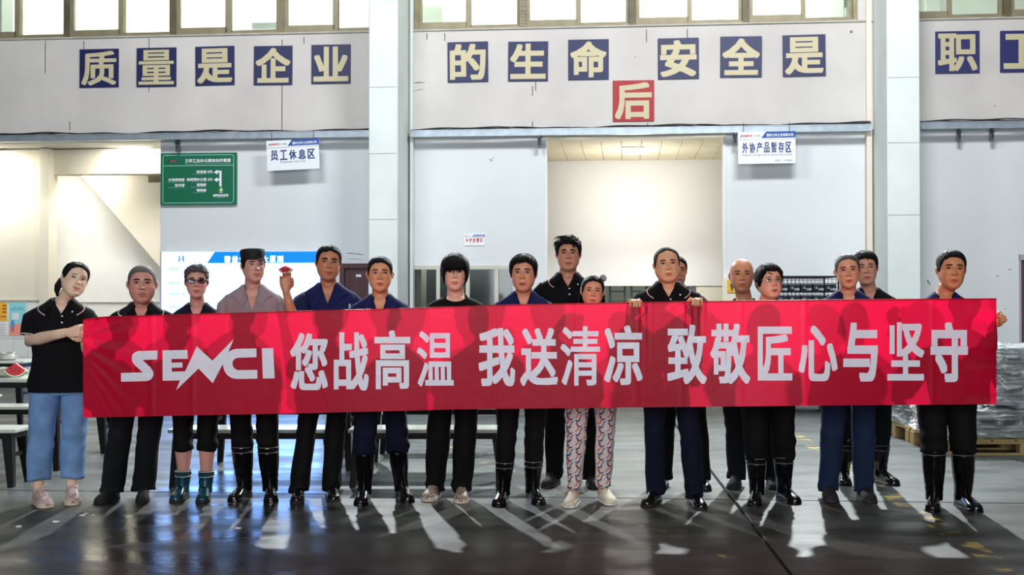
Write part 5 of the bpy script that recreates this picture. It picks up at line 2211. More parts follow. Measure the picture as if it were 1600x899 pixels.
        if P.get('piping'):
            b = MB()
            q = sh[s].lerp(el[s], sl - .045)
            b.tube([q, sh[s].lerp(el[s], sl - .015)], [.0655 * g, .0655 * g], 20, False)
            b.build('sleeve_stripe', M_PIPEW, slv, smooth=True)
    # collar
    ck = P.get('collar', 'polo')
    if ck in ('polo', 'camp'):
        for s in (-1, 1):
            a0 = .30 if ck == 'polo' else .10
            aa = np.linspace(math.pi, a0, 22)
            grid = [[] for _ in range(7)]
            for i, a in enumerate(aa):
                q = i / 21
                t = s * a
                zn = zneck(t)
                stand = (.032 if ck == 'polo' else .022) * (1 - .75 * q ** 2)
                fall = (.050 + .030 * q ** 3) if ck == 'polo' else (.040 + .034 * math.sin(math.pi * min(1, q * 1.0)) * q + .016 * q)
                side_ = 1 - .62 * math.sin(a) ** 2
                fall *= side_
                spread = .10 * q * (1 if ck == 'polo' else 1.5) * s
                bpt = fr(tp(t, zn, .004))
                spt = fr(tp(t, zn, .002))
                cpt = fr(xf(tm, (0, .016, zn)))
                inw = cpt - spt
                inw[2] = 0
                inw /= max(1e-6, np.linalg.norm(inw))
                stp = spt + inw * .006 * (1 - q) + fr((0, 0, stand))
                f1 = fr(tp(t + spread * .5, zn - fall * .45, off + .016 - .004 * q)) + fr((0, 0, .004))
                f2 = fr(tp(t + spread, zn - fall * .88, off + .010))
                f3 = fr(tp(t + spread, zn - fall * .94, off + .009))
                f4 = fr(tp(t + spread, zn - fall, off + .008))
                roll_ = stp * .75 + f1 * .25 + fr((0, 0, .006)) - inw * .004
                for r, v in zip(grid, (bpt, stp, roll_, f1, f2, f3, f4)):
                    r.append(tuple(v))
            b = MB()
            b.grid(grid[:5], False, mi=0)
            b.grid(grid[4:6], False, mi=1 if P.get('piping') else 0)
            b.grid(grid[5:7], False, mi=2 if P.get('piping') else 0)
            cb_ = b.build('collar', [P.get('collarm', sm), M_PIPEW, M_PIPER if P.get('piping') == 2 else M_PIPEW], shirt, smooth=True)
    elif ck == 'rib':
        b = MB()
        rr_ = [tp(t, zneck(t) + .001, off - .003) for t in th_]
        b.tube(rr_ + rr_[:1], .006, 6, False)
        b.build('neck_rib', sm, shirt, smooth=True)
    if P.get('buttons'):
        for i in range(P['buttons']):
            z = zneck(0) + (.030 if ck == 'polo' and i == 0 else .0) - .012 - .042 * (i - (1 if i and ck == 'polo' else 0))
            th0 = .30 if (i == 0 and ck == 'polo') else .03
            c0 = Vector(tp(th0, z, off + .004))
            b = MB()
            b.tube([c0 + Vector((0, .003, 0)), c0 + Vector((0, -.004, 0)), c0 + Vector((0, -.0055, 0))], [.0062, .0062, .004], 10)
            b.build('button', m_button, shirt, smooth=True)
    if P.get('pocket'):
        for s in (-1, 1):
            b = MB()
            aa = [s * (.28 + .5 * q) for q in np.linspace(0, 1, 7)]
            b.grid([[tp(a, -.175, off + .006) for a in aa], [tp(a, -.178, off + .010) for a in aa], [tp(a, -.205 - .012 * math.sin(math.pi * i / 6), off + .010) for i, a in enumerate(aa)], [tp(a, -.208 - .012 * math.sin(math.pi * i / 6), off + .004) for i, a in enumerate(aa)]], False)
            b.build('pocket_flap', sm, shirt, smooth=True)
    if P.get('placket', True) and neckl != 'crew':
        b = MB()
        zz = np.linspace(zneck(0) - .002, hem + .01 if ck == 'camp' else zneck(0) - .10, 8)
        b.grid([[tp(-.075, z, off + .004) for z in zz], [tp(-.07, z, off + .007) for z in zz], [tp(.07, z, off + .007) for z in zz], [tp(.075, z, off + .004) for z in zz]], False)
        b.build('placket', sm, shirt, smooth=True)

    # ---------------- trousers
    tmx = P['trousers']
    lw, kw, hw = P.get('legw', (.110, .084, .080))
    lw, kw, hw = lw * .84, kw * .84, hw * .84
    hemz = P.get('hemz', .055)
    b = MB()
    rows = []
    for z in np.linspace(hipz + .13, hipz - .07, 7):
        f = (hipz + .13 - z) / .2
        w = .150 * ts + .012 + .012 * f + .008 * fem
        rows.append([xf(Matrix.Translation((tm.translation.x * (1 - .0) + 0, Y, z)) @ Matrix.Rotation(tyaw, 4, 'Z'), (w * math.sin(a), -(.118 + .01 * f) * math.cos(a), 0)) for a in np.linspace(0, 2 * math.pi, 33)[:-1]])
    # shift the seat over the hips
    hcx = (hip[-1].x + hip[1].x) / 2 - tm.translation.x
    rows = [[(x + hcx, y + (hip[1].y - Y), z) for x, y, z in r] for r in rows]
    b.grid(rows, True, True, True)
    uvs = []
    for s in (-1, 1):
        rows = []
        NL = 34
        p1 = [rnd.uniform(0, 6.28) for _ in range(6)]
        for i in range(NL + 1):
            u = i / NL
            z = hipz - .01 + (hemz - hipz + .01) * u
            if z > knee[s].z:
                t = (hipz - z) / (hipz - knee[s].z)
                c = hip[s].lerp(knee[s], max(0, min(1, t)))
            else:
                t = (knee[s].z - z) / (knee[s].z - ank[s].z)
                c = knee[s].lerp(ank[s], max(0, min(1.0, t)))
            zk, zh = knee[s].z, .08
            if z > zk:
                r = lw + (kw - lw) * smooth01(hipz, zk, z)
            else:
                r = kw + (hw - kw) * smooth01(zk, zh, z)
            bunch = smooth01(hemz + .16, hemz + .02, z) if P.get('bunch', 1) else 0
            kn = math.exp(-((z - zk) / .09) ** 2)
            row = []
            for a in np.linspace(0, 2 * math.pi, 29)[:-1]:
                wv = .0028 * math.sin(2 * a + 9 * z + p1[0]) + .0022 * math.sin(3 * a - 23 * z + p1[1])
                wv += (.0045 * kn + .0065 * bunch * P.get('bunch', 1)) * math.sin(62 * z + 1.4 * math.sin(a + p1[2]) + p1[3]) * (.55 + .45 * math.cos(a + p1[4]))
                rr_ = r + wv
                row.append((c.x + rr_ * math.sin(a), c.y - rr_ * 1.06 * math.cos(a), z + .006 * bunch * math.sin(2 * a + p1[5])))
            rows.append(row)
        rows.append([(c.x + (q[0] - c.x) * .86, c.y + (q[1] - c.y) * .86, q[2] + .006) for q in rows[-1]])
        b.grid(rows)
    tr = b.build('trousers', tmx, person, smooth=True)
    if tmx is M_PRINT:
        uvl = tr.data.uv_layers.new(name='UVMap')
        for poly in tr.data.polygons:
            for li in poly.loop_indices:
                co = tr.data.vertices[tr.data.loops[li].vertex_index].co
                s = -1 if co.x < (hip[-1].x + hip[1].x) / 2 else 1
                cx_, cy_ = hip[s].lerp(ank[s], .5).x, hip[s].lerp(ank[s], .5).y
                uvl.data[li].uv = ((co.x - cx_) * 3.3 + .37 * s + 3, co.z * 1.5)

    # ---------------- footwear
    kind = P['shoes']
    for s in (-1, 1):
        a_, t_ = ank[s], toe[s]
        d = Vector((t_.x - a_.x, t_.y - a_.y, 0))
        d.normalize()
        side = Vector((-d.y, d.x, 0)) * -1
        L_ = {'tall': .285, 'ankle': .265, 'sneaker': .290, 'camo': .275, 'leather': .290, 'slip': .26, 'canvas': .275, 'trainer': .285}[kind] * P.get('fs', 1)
        heel = Vector((t_.x, t_.y, 0)) - d * L_
        ft = [(0, .024, .055), (.02, .032, .085), (.07, .036, .10), (.13, .038, .098), (.17, .041, .078), (.205, .0455, .064), (.235, .045, .056), (.258, .038, .050), (.272, .026, .042), (.28, .010, .030)]
        if kind in ('sneaker', 'trainer', 'camo'):
            ft = [(y, w * 1.10, h * 1.06 + .006) for y, w, h in ft]
        if kind == 'tall':
            ft = [(y, w * 1.06, h * 1.02) for y, w, h in ft]
        sc_l = L_ / .28
        up_m = {'tall': M_RUBBER, 'ankle': M_GREENRUBBER, 'sneaker': M_PINK, 'camo': M_CAMO, 'leather': M_LEATHER, 'slip': M_WHITESHOE, 'canvas': M_BLACKCANVAS, 'trainer': M_BLACKCANVAS}[kind]
        so_m = {'tall': M_RUBBER, 'ankle': M_SOLE, 'sneaker': M_PALESOLE, 'camo': M_PALESOLE, 'leather': M_SOLE, 'slip': M_WHITESOLE, 'canvas': M_BLACKCANVAS, 'trainer': M_SOLE}[kind]
        sole_h = {'sneaker': .032, 'camo': .026, 'trainer': .026, 'slip': .016}.get(kind, .018)
        b = MB()
        rows = []
        for y, w, h in ft:
            row = []
            for a in np.linspace(0, math.pi, 13):
                ca, sa = math.cos(a), math.sin(a)
                x = w * math.copysign(abs(ca) ** .75, ca)
                z = sole_h * .6 + (h - sole_h * .6) * abs(sa) ** .8
                row.append(tuple(heel + d * (y * sc_l) + side * x + Vector((0, 0, z))))
            rows.append(row)
        b.grid(rows, True, True, True)
        if kind in ('tall', 'ankle'):
            ht_ = P.get('boot', .31)
            rows = []
            foot_c = heel + d * .075
            for i in range(15):
                u = i / 14
                z = .05 + (ht_ - .05) * u
                lg = knee[s].lerp(ank[s], min(1, (knee[s].z - z) / (knee[s].z - ank[s].z)))
                mixv = smooth01(.05, .16, z)
                cx_, cy_ = foot_c.x * (1 - mixv) + lg.x * mixv, foot_c.y * (1 - mixv) + lg.y * mixv
                r = float(np.interp(z, [.05, .11, .16, .25, .36], [.049, .051, .054, .064, .068])) * (P.get('bootr', 1.0))
                if kind == 'ankle':
                    r = float(np.interp(z, [.05, .11, .2], [.046, .047, .056]))
                r += .0015 * math.sin(z * 120) * (1 if z < .2 else .2)
                rows.append([(cx_ + r * math.sin(a), cy_ - r * 1.08 * math.cos(a), z) for a in np.linspace(0, 2 * math.pi, 25)[:-1]])
            last = rows[-1]
            rows.append([(x + (cx_ - x) * .07, y + (cy_ - y) * .07, z + .001) for x, y, z in last])
            rows.append([(x + (cx_ - x) * .07, y + (cy_ - y) * .07, z - .05) for x, y, z in last])
            b.grid(rows)
        elif kind in ('sneaker', 'camo', 'trainer', 'leather', 'canvas'):
            rows = []
            for z, r in ((.06, .040), (.085, .041), (.105, .041), (.112, .038)):
                c_ = heel + d * (.068 + .1 * (z - .06))
                rows.append([tuple(c_ + side * (r * math.sin(a)) + d * (r * 1.25 * math.cos(a)) + Vector((0, 0, z))) for a in np.linspace(0, 2 * math.pi, 21)[:-1]])
            b.grid(rows)
        shoe = b.build({'tall': 'rubber_boot', 'ankle': 'ankle_boot', 'slip': 'slip_on_shoe', 'leather': 'leather_shoe', 'canvas': 'canvas_shoe'}.get(kind, 'sneaker'), up_m, person, smooth=True)
        if kind in ('tall', 'ankle') and not P.get('notrim'):
            b = MB()
            for zz in (.0, .035):
                rr_ = [(x + (x - cx_) * .01, y + (y - cy_) * .01, z - .004 - zz) for x, y, z in last]
                b.tube(rr_ + rr_[:1], .0022, 5, False)
            b.build('boot_trim', mat('boot_edge_grey', (120, 120, 124), 0.4) if kind == 'tall' else mat('boot_edge_white', (200, 204, 204), 0.5), shoe, smooth=True)
        b = MB()
        out = [(y, w * 1.07) for y, w, h in ft]
        prf = [(y, w) for y, w in out] + [(y, -w) for y, w in reversed(out)]
        for z0, z1, k_ in ((0.001, sole_h, 1.0),):
            n = len(prf)
            v = [tuple(heel + d * ((y * sc_l - .14) * k_ + .14) + side * (w * k_) + Vector((0, 0, z))) for z in (z0, z1) for y, w in prf]
            b.add(v, [tuple(range(n)), tuple(range(n, 2 * n))] + [(i, (i + 1) % n, (i + 1) % n + n, i + n) for i in range(n)])
        b.build('sole', so_m, shoe, bev=.002)
        if kind in ('sneaker', 'leather', 'trainer'):
            b = MB()
            for q in range({'leather': 2, 'sneaker': 6}.get(kind, 4)):
                y = .125 + (.015 if kind == 'sneaker' else .020) * q
                hh = float(np.interp(y, [f_[0] for f_ in ft], [f_[2] for f_ in ft])) + .001
                pts = [tuple(heel + d * (y * sc_l + .006 * x_) + side * (x_ * .018) + Vector((0, 0, hh - .004 * x_ * x_ + .003))) for x_ in (-1.2, -.5, 0, .5, 1.2)]
                b.tube(pts, .0036 if kind == 'sneaker' else .0024, 5)
                if q == 0:
                    for sg in (-1, 1):
                        c_ = heel + d * (y * sc_l)
                        lp = [tuple(c_ + side * (sg * (.006 + .026 * math.sin(u))) + d * (.012 * math.sin(2 * u)) + Vector((0, 0, hh + .006 - .014 * math.sin(u / 1.3)))) for u in np.linspace(0, 2.6, 9)]
                        b.tube(lp, .0034 if kind == 'sneaker' else .002, 5)
            b.build('laces', mat('dusty_laces', (222, 204, 198), 0.8) if kind == 'sneaker' else M_BLACKCANVAS, shoe, smooth=True)
    return person


# ---------------- accessories
def glasses(color, rim, rx, rz, tint=False):
    def f(person, hm, H, tm, tp, rnd, hs):
        m = color
        b = MB()
        y0 = H.face(0.03, .1235)[1] - .016
        for s in (-1, 1):
            pts = []
            for a in np.linspace(0, 2 * math.pi, 25):
                ca, sa = math.cos(a), math.sin(a)
                x = s * .0335 + rx * math.copysign(abs(ca) ** .8, ca)
                z = .1215 + rz * math.copysign(abs(sa) ** .8, sa)
                pts.append(xf(hm, (x, y0 + abs(x) ** 2 * 2.2, z)))
            b.tube(pts, rim * hs, 6, False)
            e = Vector((s * (.0335 + rx), y0 + (.0335 + rx) ** 2 * 2.2, .125))
            w = H.ring(.115)[0]
            b.tube([xf(hm, q) for q in (e, (s * (w + .002), e.y + .02, .127), (s * (w + .003), .0, .128), (s * (w + .002), .022, .112))], rim * hs, 6)
        b.tube([xf(hm, q) for q in ((-.0335 + rx, y0 + .001, .124), (-.005, y0 - .003, .127), (.005, y0 - .003, .127), (.0335 - rx, y0 + .001, .124))], rim * hs, 6)
        g = b.build('glasses', m, person, smooth=True)
        for s in (-1, 1):
            b = MB()
            pts = []
            for a in np.linspace(0, 2 * math.pi, 21)[:-1]:
                x = s * .0335 + rx * math.copysign(abs(math.cos(a)) ** .8, math.cos(a)) * .96
                z = .1215 + rz * math.copysign(abs(math.sin(a)) ** .8, math.sin(a)) * .96
                pts.append(xf(hm, (x, y0 + abs(x) ** 2 * 2.2, z)))
            b.add(pts, [tuple(range(20))])
            b.build('lens', glass_mat('tinted_lens', (170, 160, 176)) if tint else glass_mat('clear_lens', (240, 240, 240)), g)
    return f


def cap_hat(person, hm, H, tm, tp, rnd, hs):
    m = mat('black_cap_cloth', (8, 8, 12), 0.7, bump=0.3, bscale=150)
    rows = []
    N = 48
    for z, k, lift in ((.160, 1.06, 0), (.166, 1.08, 0), (.185, 1.10, 0), (.208, 1.12, 0), (.222, 1.10, 0), (.230, 1.0, 0), (.234, .8, 0), (.236, .4, 0), (.2365, .05, 0)):
        row = []
        for j in range(N):
            a = 2 * math.pi * j / N
            w, yf, yb, yc = H.ring(.158)
            s, c = math.sin(a), math.cos(a)
            x = w * k * s
            y = yc + (yf - yc if c > 0 else yc - yb) * k * c
            row.append(xf(hm, (x, y, z + .006 * c * (1 if z < .17 else .4))))
        rows.append(row)
    b = MB()
    b.grid(rows, True, False, True)
    o = b.build('cap', m, person, smooth=True)
    b = MB()
    top, bot = [], []
    n = 17
    rin, rout = [], []
    for a in np.linspace(-1.25, 1.25, n):
        w, yf, yb, yc = H.ring(.158)
        x, y = w * 1.07 * math.sin(a), yc + (yf - yc) * 1.07 * math.cos(a)
        rin.append((x, y, .166))
        ext = .034 * math.cos(a) ** .8
        rout.append((x * 1.02, y - ext, .160 - .004 * math.cos(a)))
    b.grid([[xf(hm, q) for q in rin], [xf(hm, (q[0], q[1], q[2] + .003)) for q in rout], [xf(hm, q) for q in rout], [xf(hm, (q[0], q[1], q[2] - .004)) for q in rin]], False)
    b.build('visor', m, o, smooth=True)


def ponytail(person, hm, H, tm, tp, rnd, hs):
    b = MB()
    pts = [(-.02, .095, .13), (-.055, .105, .10), (-.075, .085, .06), (-.078, .065, .025), (-.070, .055, -.01)]
    b.tube([xf(hm, q) for q in pts], [.022, .028, .024, .018, .004], 12)
    for i in range(14):
        o = Vector((rnd.uniform(-.018, .012), rnd.uniform(-.015, .015), 0))
        b.tube([xf(hm, Vector(q) + o * (1 - .5 * k / 4)) for k, q in enumerate(pts)], [.006, .008, .007, .005, .001], 5)
    b.build('ponytail', M_HAIR, person, smooth=True)
    b = MB()
    ring = [xf(hm, (-.035 + .026 * math.cos(a) * .5, .102 + .0, .118 + .026 * math.sin(a))) for a in np.linspace(0, 6.283, 13)]
    b.tube(ring, .006, 6, False)
    b.build('hair_tie', m_black, person, smooth=True)


def headband(person, hm, H, tm, tp, rnd, hs):
    wht = mat('white_headband', (214, 214, 220), 0.5)
    b = MB()
    for k, (yo, r) in enumerate(((-.022, .0026), (-.008, .0018))):
        pts = []
        for a in np.linspace(-1.62, 1.62, 33):
            x = (.0745 * H.wide + .010) * math.sin(a)
            z = .12 + (CROWN - .12 + .010) * math.cos(a) ** .9 if math.cos(a) > 0 else .12 - .02
            pts.append(xf(hm, (x, yo + .028 * abs(math.sin(a)) - .012, z)))
        b.tube(pts, r, 6)
    b.build('headband', wht, person, smooth=True)
    b = MB()
    c = Vector((.066, -.005, .215))
    for ang, ln in ((25, .034), (65, .036), (-15, .03), (105, .03)):
        d = Vector((math.cos(math.radians(ang)), -.1, math.sin(math.radians(ang))))
        s_ = d.cross(Vector((0, 1, 0))).normalized()
        rows = []
        for t in np.linspace(0, 1, 7):
            w = .003 + .013 * math.sin(math.pi * min(1, t * .9 + .08))
            cc = c + d * (ln * t)
            rows.append([xf(hm, cc + s_ * w + Vector((0, .004 * math.cos(6 * t), 0))), xf(hm, cc + Vector((0, -.006, 0))), xf(hm, cc - s_ * w + Vector((0, .004, 0))), xf(hm, cc + Vector((0, .006, 0)))])
        b.grid(rows, True, True, True)
    b.build('hair_bow', mat('grey_lace_bow', (150, 150, 156), 0.7), person, smooth=True)
    b = MB()                                                       # long loose hair behind the neck and on the shoulders
    N = 30
    rows = []
    for t in np.linspace(0, 1, 12):
        z = .13 - .30 * t
        row = []
        for a in np.linspace(-1.9, 1.9, N):
            w = .088 + .012 * math.sin(3.0 * t)
            rg = .003 * math.sin(17 * a + 2 * t)
            row.append(xf(hm, ((w + rg) * math.sin(a), .03 + (.075 + rg) * math.cos(a) + .01 * t, z)))
        rows.append(row)
    inner = [[(q[0] * .0 + q[0], q[1], q[2]) for q in r] for r in rows]
    b.grid(rows, False)
    b.build('long_hair', M_HAIR, person, smooth=True)


def mole(person, hm, H, tm, tp, rnd, hs):
    pass


def wristwatch(person, hm, H, tm, tp, rnd, hs):
    pass


def breast_badge(person, hm, H, tm, tp, rnd, hs):
    b = MB()
    for k in range(3):
        c = Vector(tp(.75, -.135 - .012 * k, .016))
        b.box(c.x - .006, c.x + .006 + .004 * k, c.y - .004, c.y, c.z - .004, c.z + .004)
    b.build('breast_badge', M_PIPEW, person)


def earring(person, hm, H, tm, tp, rnd, hs):
    p = Vector(xf(hm, (H.ring(.085)[0] + .002, .012, .080)))
    b = MB()
    b.tube([p, p - Vector((0, 0, .008))], [.003, .002], 8)
    b.build('earring', m_steel, person)


# hair styles
def style(**k):
    d = dict(front=.186, temple=.165, side=.128, burn=.100, ear=.138, behind=.085, back=.045, ts=.006, tt=.013)
    d.update(k)
    return d


SHORT = style(front=.190, tt=.016, ts=.007, ridge=.0022, locks=[(50, -3.1, 3.1, .17, .224, (0, -1, .3), .022, .006, .0034)])
BUZZ_GREY = style(front=.186, tt=.004, ts=.003, ridge=.0004, jag=.002, m=M_GREYHAIR)
BUZZ_DARK = style(front=.206, f2=-.010, temple=.182, tt=.004, ts=.0045, ridge=.0004, jag=.002, m=M_DARKSTUB)

# ---------------- the group, from the stairwell side to the pallets
TAN, DARK, RUDDY, PALE, FAIR = (204, 152, 118), (188, 132, 98), (186, 126, 112), (224, 178, 150), (226, 184, 160)


def hand_at(px, py, Yd):
    return at(px, py, Yd)


CAST = []
# 1 woman holding the banner's near end
e1, w1 = at(47, 533, 8.10), at(103, 520, 7.86)
e1b, w1b = at(140, 560, 8.22), at(131, 528, 8.0)
CAST.append(dict(seed=1, label='woman with ponytail, black polo and light blue jeans, gripping the end of the red banner', Y=8.16, head=(115, 409, 465), sx=97, neck=0.030, loose=.022, turn=(15, -3, 15), hair_t=.014,
                 skin=FAIR, face=dict(jaw=1.02, cheek=1.07, smile=.9, nose=.85, brow=.5, wide=1.0), browt=.0017, teeth=True, fem=1.0, ts=1.03, tyaw=4, armr=1.08,
                 hair=style(front=.196, f2=-.006, temple=.172, side=.130, burn=.110, tt=.013, ts=.007, ridge=.002, back=.06, locks=[(40, -2.6, 2.6, .18, .222, (-.3, 1, -.1), .045, .003, .0034)]), extra=(ponytail,),
                 shirt=M_BLACKPOLO, neckline='polo', collar='polo', piping=2, buttons=3, hem=.60, trousers=M_JEANS, legw=(.122, .100, .088), hemz=.165, bunch=.4, shoes='sneaker', footL=(61, 74, 795), footR=(114, 114, 791),
                 armL=dict(el=e1, wr=w1, ax=(1, -.12, .12), pn=(0.1, .9, -.5), pose='fist', flip=1), armR=dict(el=e1b, wr=w1b, ax=(-.2, -.5, 1), pn=(0, -1, -.2), pose='over', flip=-1), sleeve=.80))
# 2
CAST.append(dict(seed=2, ear=1.1, label='older man with cropped grey hair and moustache, open black polo, charcoal trousers, dark cloth shoes', Y=8.22, head=(223, 415, 475), sx=222, hair_t=.004, skin=(188, 136, 120),
                 face=dict(jaw=1.04, cheek=1.02, nose=1.1, wide=1.02), stubble=.35, moustache=True, browt=.0030, hair=BUZZ_GREY, ts=1.06, shirt=M_BLACKPOLO, neckline='v', vdeep=.12, collar='polo', piping=1, placket=False,
                 collarm=M_CHAR, trousers=M_CHAR, legw=(.105, .092, .098), hemz=.06, bunch=1, shoes='canvas', footL=(177, 152, 789), footR=(226, 222, 786)))
# 3
CAST.append(dict(seed=3, neck=0.045, label='person with dark framed glasses, rolled black trousers and dark green ankle boots', Y=8.36, head=(308, 414, 467), sx=308, hair_t=.012, skin=(190, 140, 126), face=dict(jaw=.95, wide=.97, nose=.95, brow=.6),
                 browt=.0020, hair=style(front=.182, tt=.014, ts=.006, ridge=.003, m=M_SILVERBROWN, locks=[(70, -3.1, 3.1, .165, .222, (0, -.3, 1), .020, .012, .0026)]), extra=(glasses(M_LEATHER, .0030, .0235, .0150, True),),
                 ts=.90, shirt=M_DARKNAVY, neckline='v', vdeep=.11, collar='camp', trousers=M_BLACKTROUSER, legw=(.098, .080, .082), hemz=.345, bunch=1.4, shoes='ankle', boot=.20, fs=.95, footL=(288, 272, 786), footR=(323, 315, 787), neckw=.88))
# 4
CAST.append(dict(seed=4, neck=0.028, label='smiling man in black cap and open grey-brown shirt, looking aside, black rubber boots', Y=8.30, head=(396, 387, 442), sx=395, hair_t=.018, skin=(190, 142, 126), turn=(15, 0, -2), gaze=.6, face=dict(jaw=.98, smile=.8, wide=.98, cheek=1.02),
                 teeth=True, hair=style(front=.175, temple=.16, tt=.004, ts=.006, burn=.095), extra=(cap_hat,), ts=1.0, shirt=M_GREYSHIRT, neckline='v', vdeep=.16, collar='camp', trousers=M_BLACKTROUSER, legw=(.10, .088, .076), hemz=.355, bunch=.5, shoes='tall', boot=.375, bootr=1.08,
                 footL=(383, 362, 785), footR=(423, 424, 786)))
# 5 with a raised arm
e5, w5 = at(464, 520, 8.12), at(447, 456, 8.05)
CAST.append(dict(seed=5, neck=0.028, label='man in navy work shirt raising a watermelon slice beside his face', Y=8.42, head=(513, 383, 439), sx=513, hair_t=.009, skin=(178, 122, 92), turn=(4, 2, 3), face=dict(jaw=1.03, smile=.5, cheek=1.03), browt=.0034, stubble=.3,
                 hair=style(front=.196, f2=-.012, temple=.176, tt=.009, ts=.005, ridge=.0012), extra=(breast_badge,), ts=1.02, shirt=M_NAVY, neckline='v', vdeep=.12, collar='camp', pocket=True, trousers=M_BLACKTROUSER, legw=(.10, .083, .080), bunch=1.3, shoes='leather',
                 footL=(468, 463, 788), footR=(518, 523, 785), armL=dict(el=e5, wr=w5, ax=(-.05, -.05, 1), pn=(0.15, -1, 0), pose='hold', flip=-1, size=1.0), sleeve=.66))
# 6
CAST.append(dict(seed=6, ear=1.25, neck=0.028, label='man with crew cut and prominent ears, navy work shirt, glancing aside, tall rubber boots', Y=8.20, head=(594, 401, 457), sx=594, hair_t=.008, skin=(206, 146, 108), face=dict(jaw=.97, brow=1.3, nose=1.1, opened=.35, cheek=1.05), gaze=.7, browt=.0026,
                 hair=style(front=.190, f2=-.006, tt=.010, ts=.003, ridge=.0012, jag=.003), ts=1.0, shirt=M_NAVY, neckline='v', vdeep=.145, collar='camp', trousers=M_DARKNAVY, legw=(.10, .092, .096), hemz=.335, bunch=1.3, notrim=True, shoes='tall', boot=.38,
                 footL=(570, 562, 791), footR=(627, 640, 786)))
# 7
CAST.append(dict(seed=7, label='young man with thick black bowl haircut, black T-shirt and striped sneakers', Y=8.26, head=(711, 396, 455), sx=712, hair_t=.024, skin=(226, 172, 146), face=dict(jaw=.96, nose=.92, brow=.5, wide=.98), browt=.0022, neck=0.030,
                 hair=style(front=.133, f2=.0, temple=.130, side=.100, burn=.066, ear=.075, behind=.05, back=.03, tt=.025, ts=.018, tf=.004, edge=.8, ridge=.0018, jag=.003, skew=.006,
                            locks=[(60, -1.4, 1.4, .16, .222, (-.2, -1, -.4), .06, .004, .0036), (12, -.5, .75, .130, .140, (0, -.2, -1), .010, .0, .0020)]),
                 ts=1.0, shirt=M_BLACKPOLO, neckline='crew', collar='rib', trousers=M_BLACKTROUSER, legw=(.105, .096, .082), bunch=1.5, shoes='camo', footL=(680, 666, 785), footR=(722, 720, 788)))
# 8
CAST.append(dict(seed=8, label='man with full black hair, mouth open, navy work shirt, black boots with white edge', Y=8.22, head=(818, 397, 457), sx=818, hair_t=.018, skin=(204, 146, 114), face=dict(jaw=.98, opened=.9, nose=1.05, cheek=1.03), teeth=True, browt=.0026, stubble=.2, turn=(-4, 0, 0),
                 hair=style(front=.184, tt=.020, ts=.010, ridge=.0028, burn=.092, locks=[(90, -3.1, 3.1, .165, .224, (.25, -1, .45), .026, .007, .0036)]), ts=1.0, shirt=M_NAVY, neckline='v', vdeep=.11, collar='camp', trousers=M_BLACKTROUSER, legw=(.10, .084, .070), hemz=.27, bunch=.5, shoes='tall', boot=.285, bootr=1.0,
                 footL=(786, 777, 793), footR=(832, 845, 790)))
# 9
CAST.append(dict(seed=9, neck=0.03, label='tall man with tousled swept black hair, black polo with white buttons, standing behind the others', Y=8.80, head=(888, 369, 424), sx=887, hair_t=.020, skin=(190, 134, 108), face=dict(jaw=1.04, wide=1.03, nose=1.05, cheek=1.03), browt=.0032, neckw=1.12,
                 hair=style(front=.186, tt=.020, ts=.008, tf=.004, lop=-.003, ridge=.0028, burn=.10, locks=[(70, -2.8, 2.8, .175, .224, (-1, -.5, .3), .038, .012, .0040), (9, -1.2, -.3, .20, .222, (-1, -.4, .5), .06, .022, .0022), (12, .15, .8, .176, .20, (.2, -.4, -1), .03, .004, .003)]),
                 ts=1.12, shirt=M_BLACKPOLO, neckline='polo', collar='polo', piping=2, buttons=3, trousers=M_BLACKTROUSER, legw=(.11, .088, .080), shoes='trainer', footL=(866, 852, 764), footR=(924, 930, 766)))
# 10
CAST.append(dict(seed=10, label='short woman with white headband and bow, trousers printed with crescents, white shoes', Y=8.16, head=(925, 431, 481), sx=925, hair_t=.010, skin=(206, 144, 112), face=dict(jaw=1.0, cheek=1.05, nose=.9, brow=.5), browt=.0019, fem=.8, turn=(4, 0, 3),
                 hair=style(front=.192, f2=-.004, temple=.172, side=.125, burn=.105, back=.02, behind=.05, ear=.12, tt=.010, ts=.008, ridge=.0014), extra=(headband, earring), ts=.92, shirt=M_DARKNAVY, neckline='v', vdeep=.10, collar='none', placket=False, trousers=M_PRINT,
                 legw=(.100, .076, .060), hemz=.10, bunch=.7, shoes='slip', fs=.98, footL=(897, 888, 795), footR=(942, 958, 791)))
# 11 holds the banner with both hands
wl11, wr11 = at(988, 490, 7.735), at(1090, 488, 7.725)
CAST.append(dict(seed=11, neck=0.014, label='stocky man with cropped hair and black polo, both hands over the banner top', Y=8.02, head=(1042, 387, 442), sx=1044, hair_t=.004, skin=(216, 158, 122), face=dict(jaw=1.07, wide=1.05, cheek=1.06, nose=1.0), turn=(5, 0, -3), browt=.0026, hair=BUZZ_DARK, neckw=1.14,
                 ts=1.12, shirt=M_BLACKPOLO, neckline='polo', collar='polo', piping=2, buttons=2, trousers=M_NAVYJEANS, legw=(.104, .080, .076), bunch=.8, shoes='leather', footL=(1024, 1008, 793), footR=(1084, 1098, 798),
                 armL=dict(el=at(985, 545, 7.95), wr=wl11, ax=(.10, -.42, 1), pn=(.1, -1, -.4), pose='over', flip=-1), armR=dict(el=at(1098, 545, 7.95), wr=wr11, ax=(-.12, -.42, 1), pn=(-.1, -1, -.4), pose='over', flip=1), kneex=.01))
# 12 nearly hidden
CAST.append(dict(seed=12, label='man almost hidden behind the stocky man, only one side of his face showing', Y=8.95, head=(1055, 405, 449), sx=1062, hair_t=.008, hs=.98, skin=(190, 134, 104), turn=(14, 0, 0), face=dict(jaw=1.0), hair=style(tt=.010), ts=.95, shirt=M_DARKNAVY, neckline='v', collar='camp', trousers=M_BLACKTROUSER,
                 shoes='leather', footL=(1036, 1030, 766), footR=(1096, 1104, 769), stubble=.3, moustache=False))
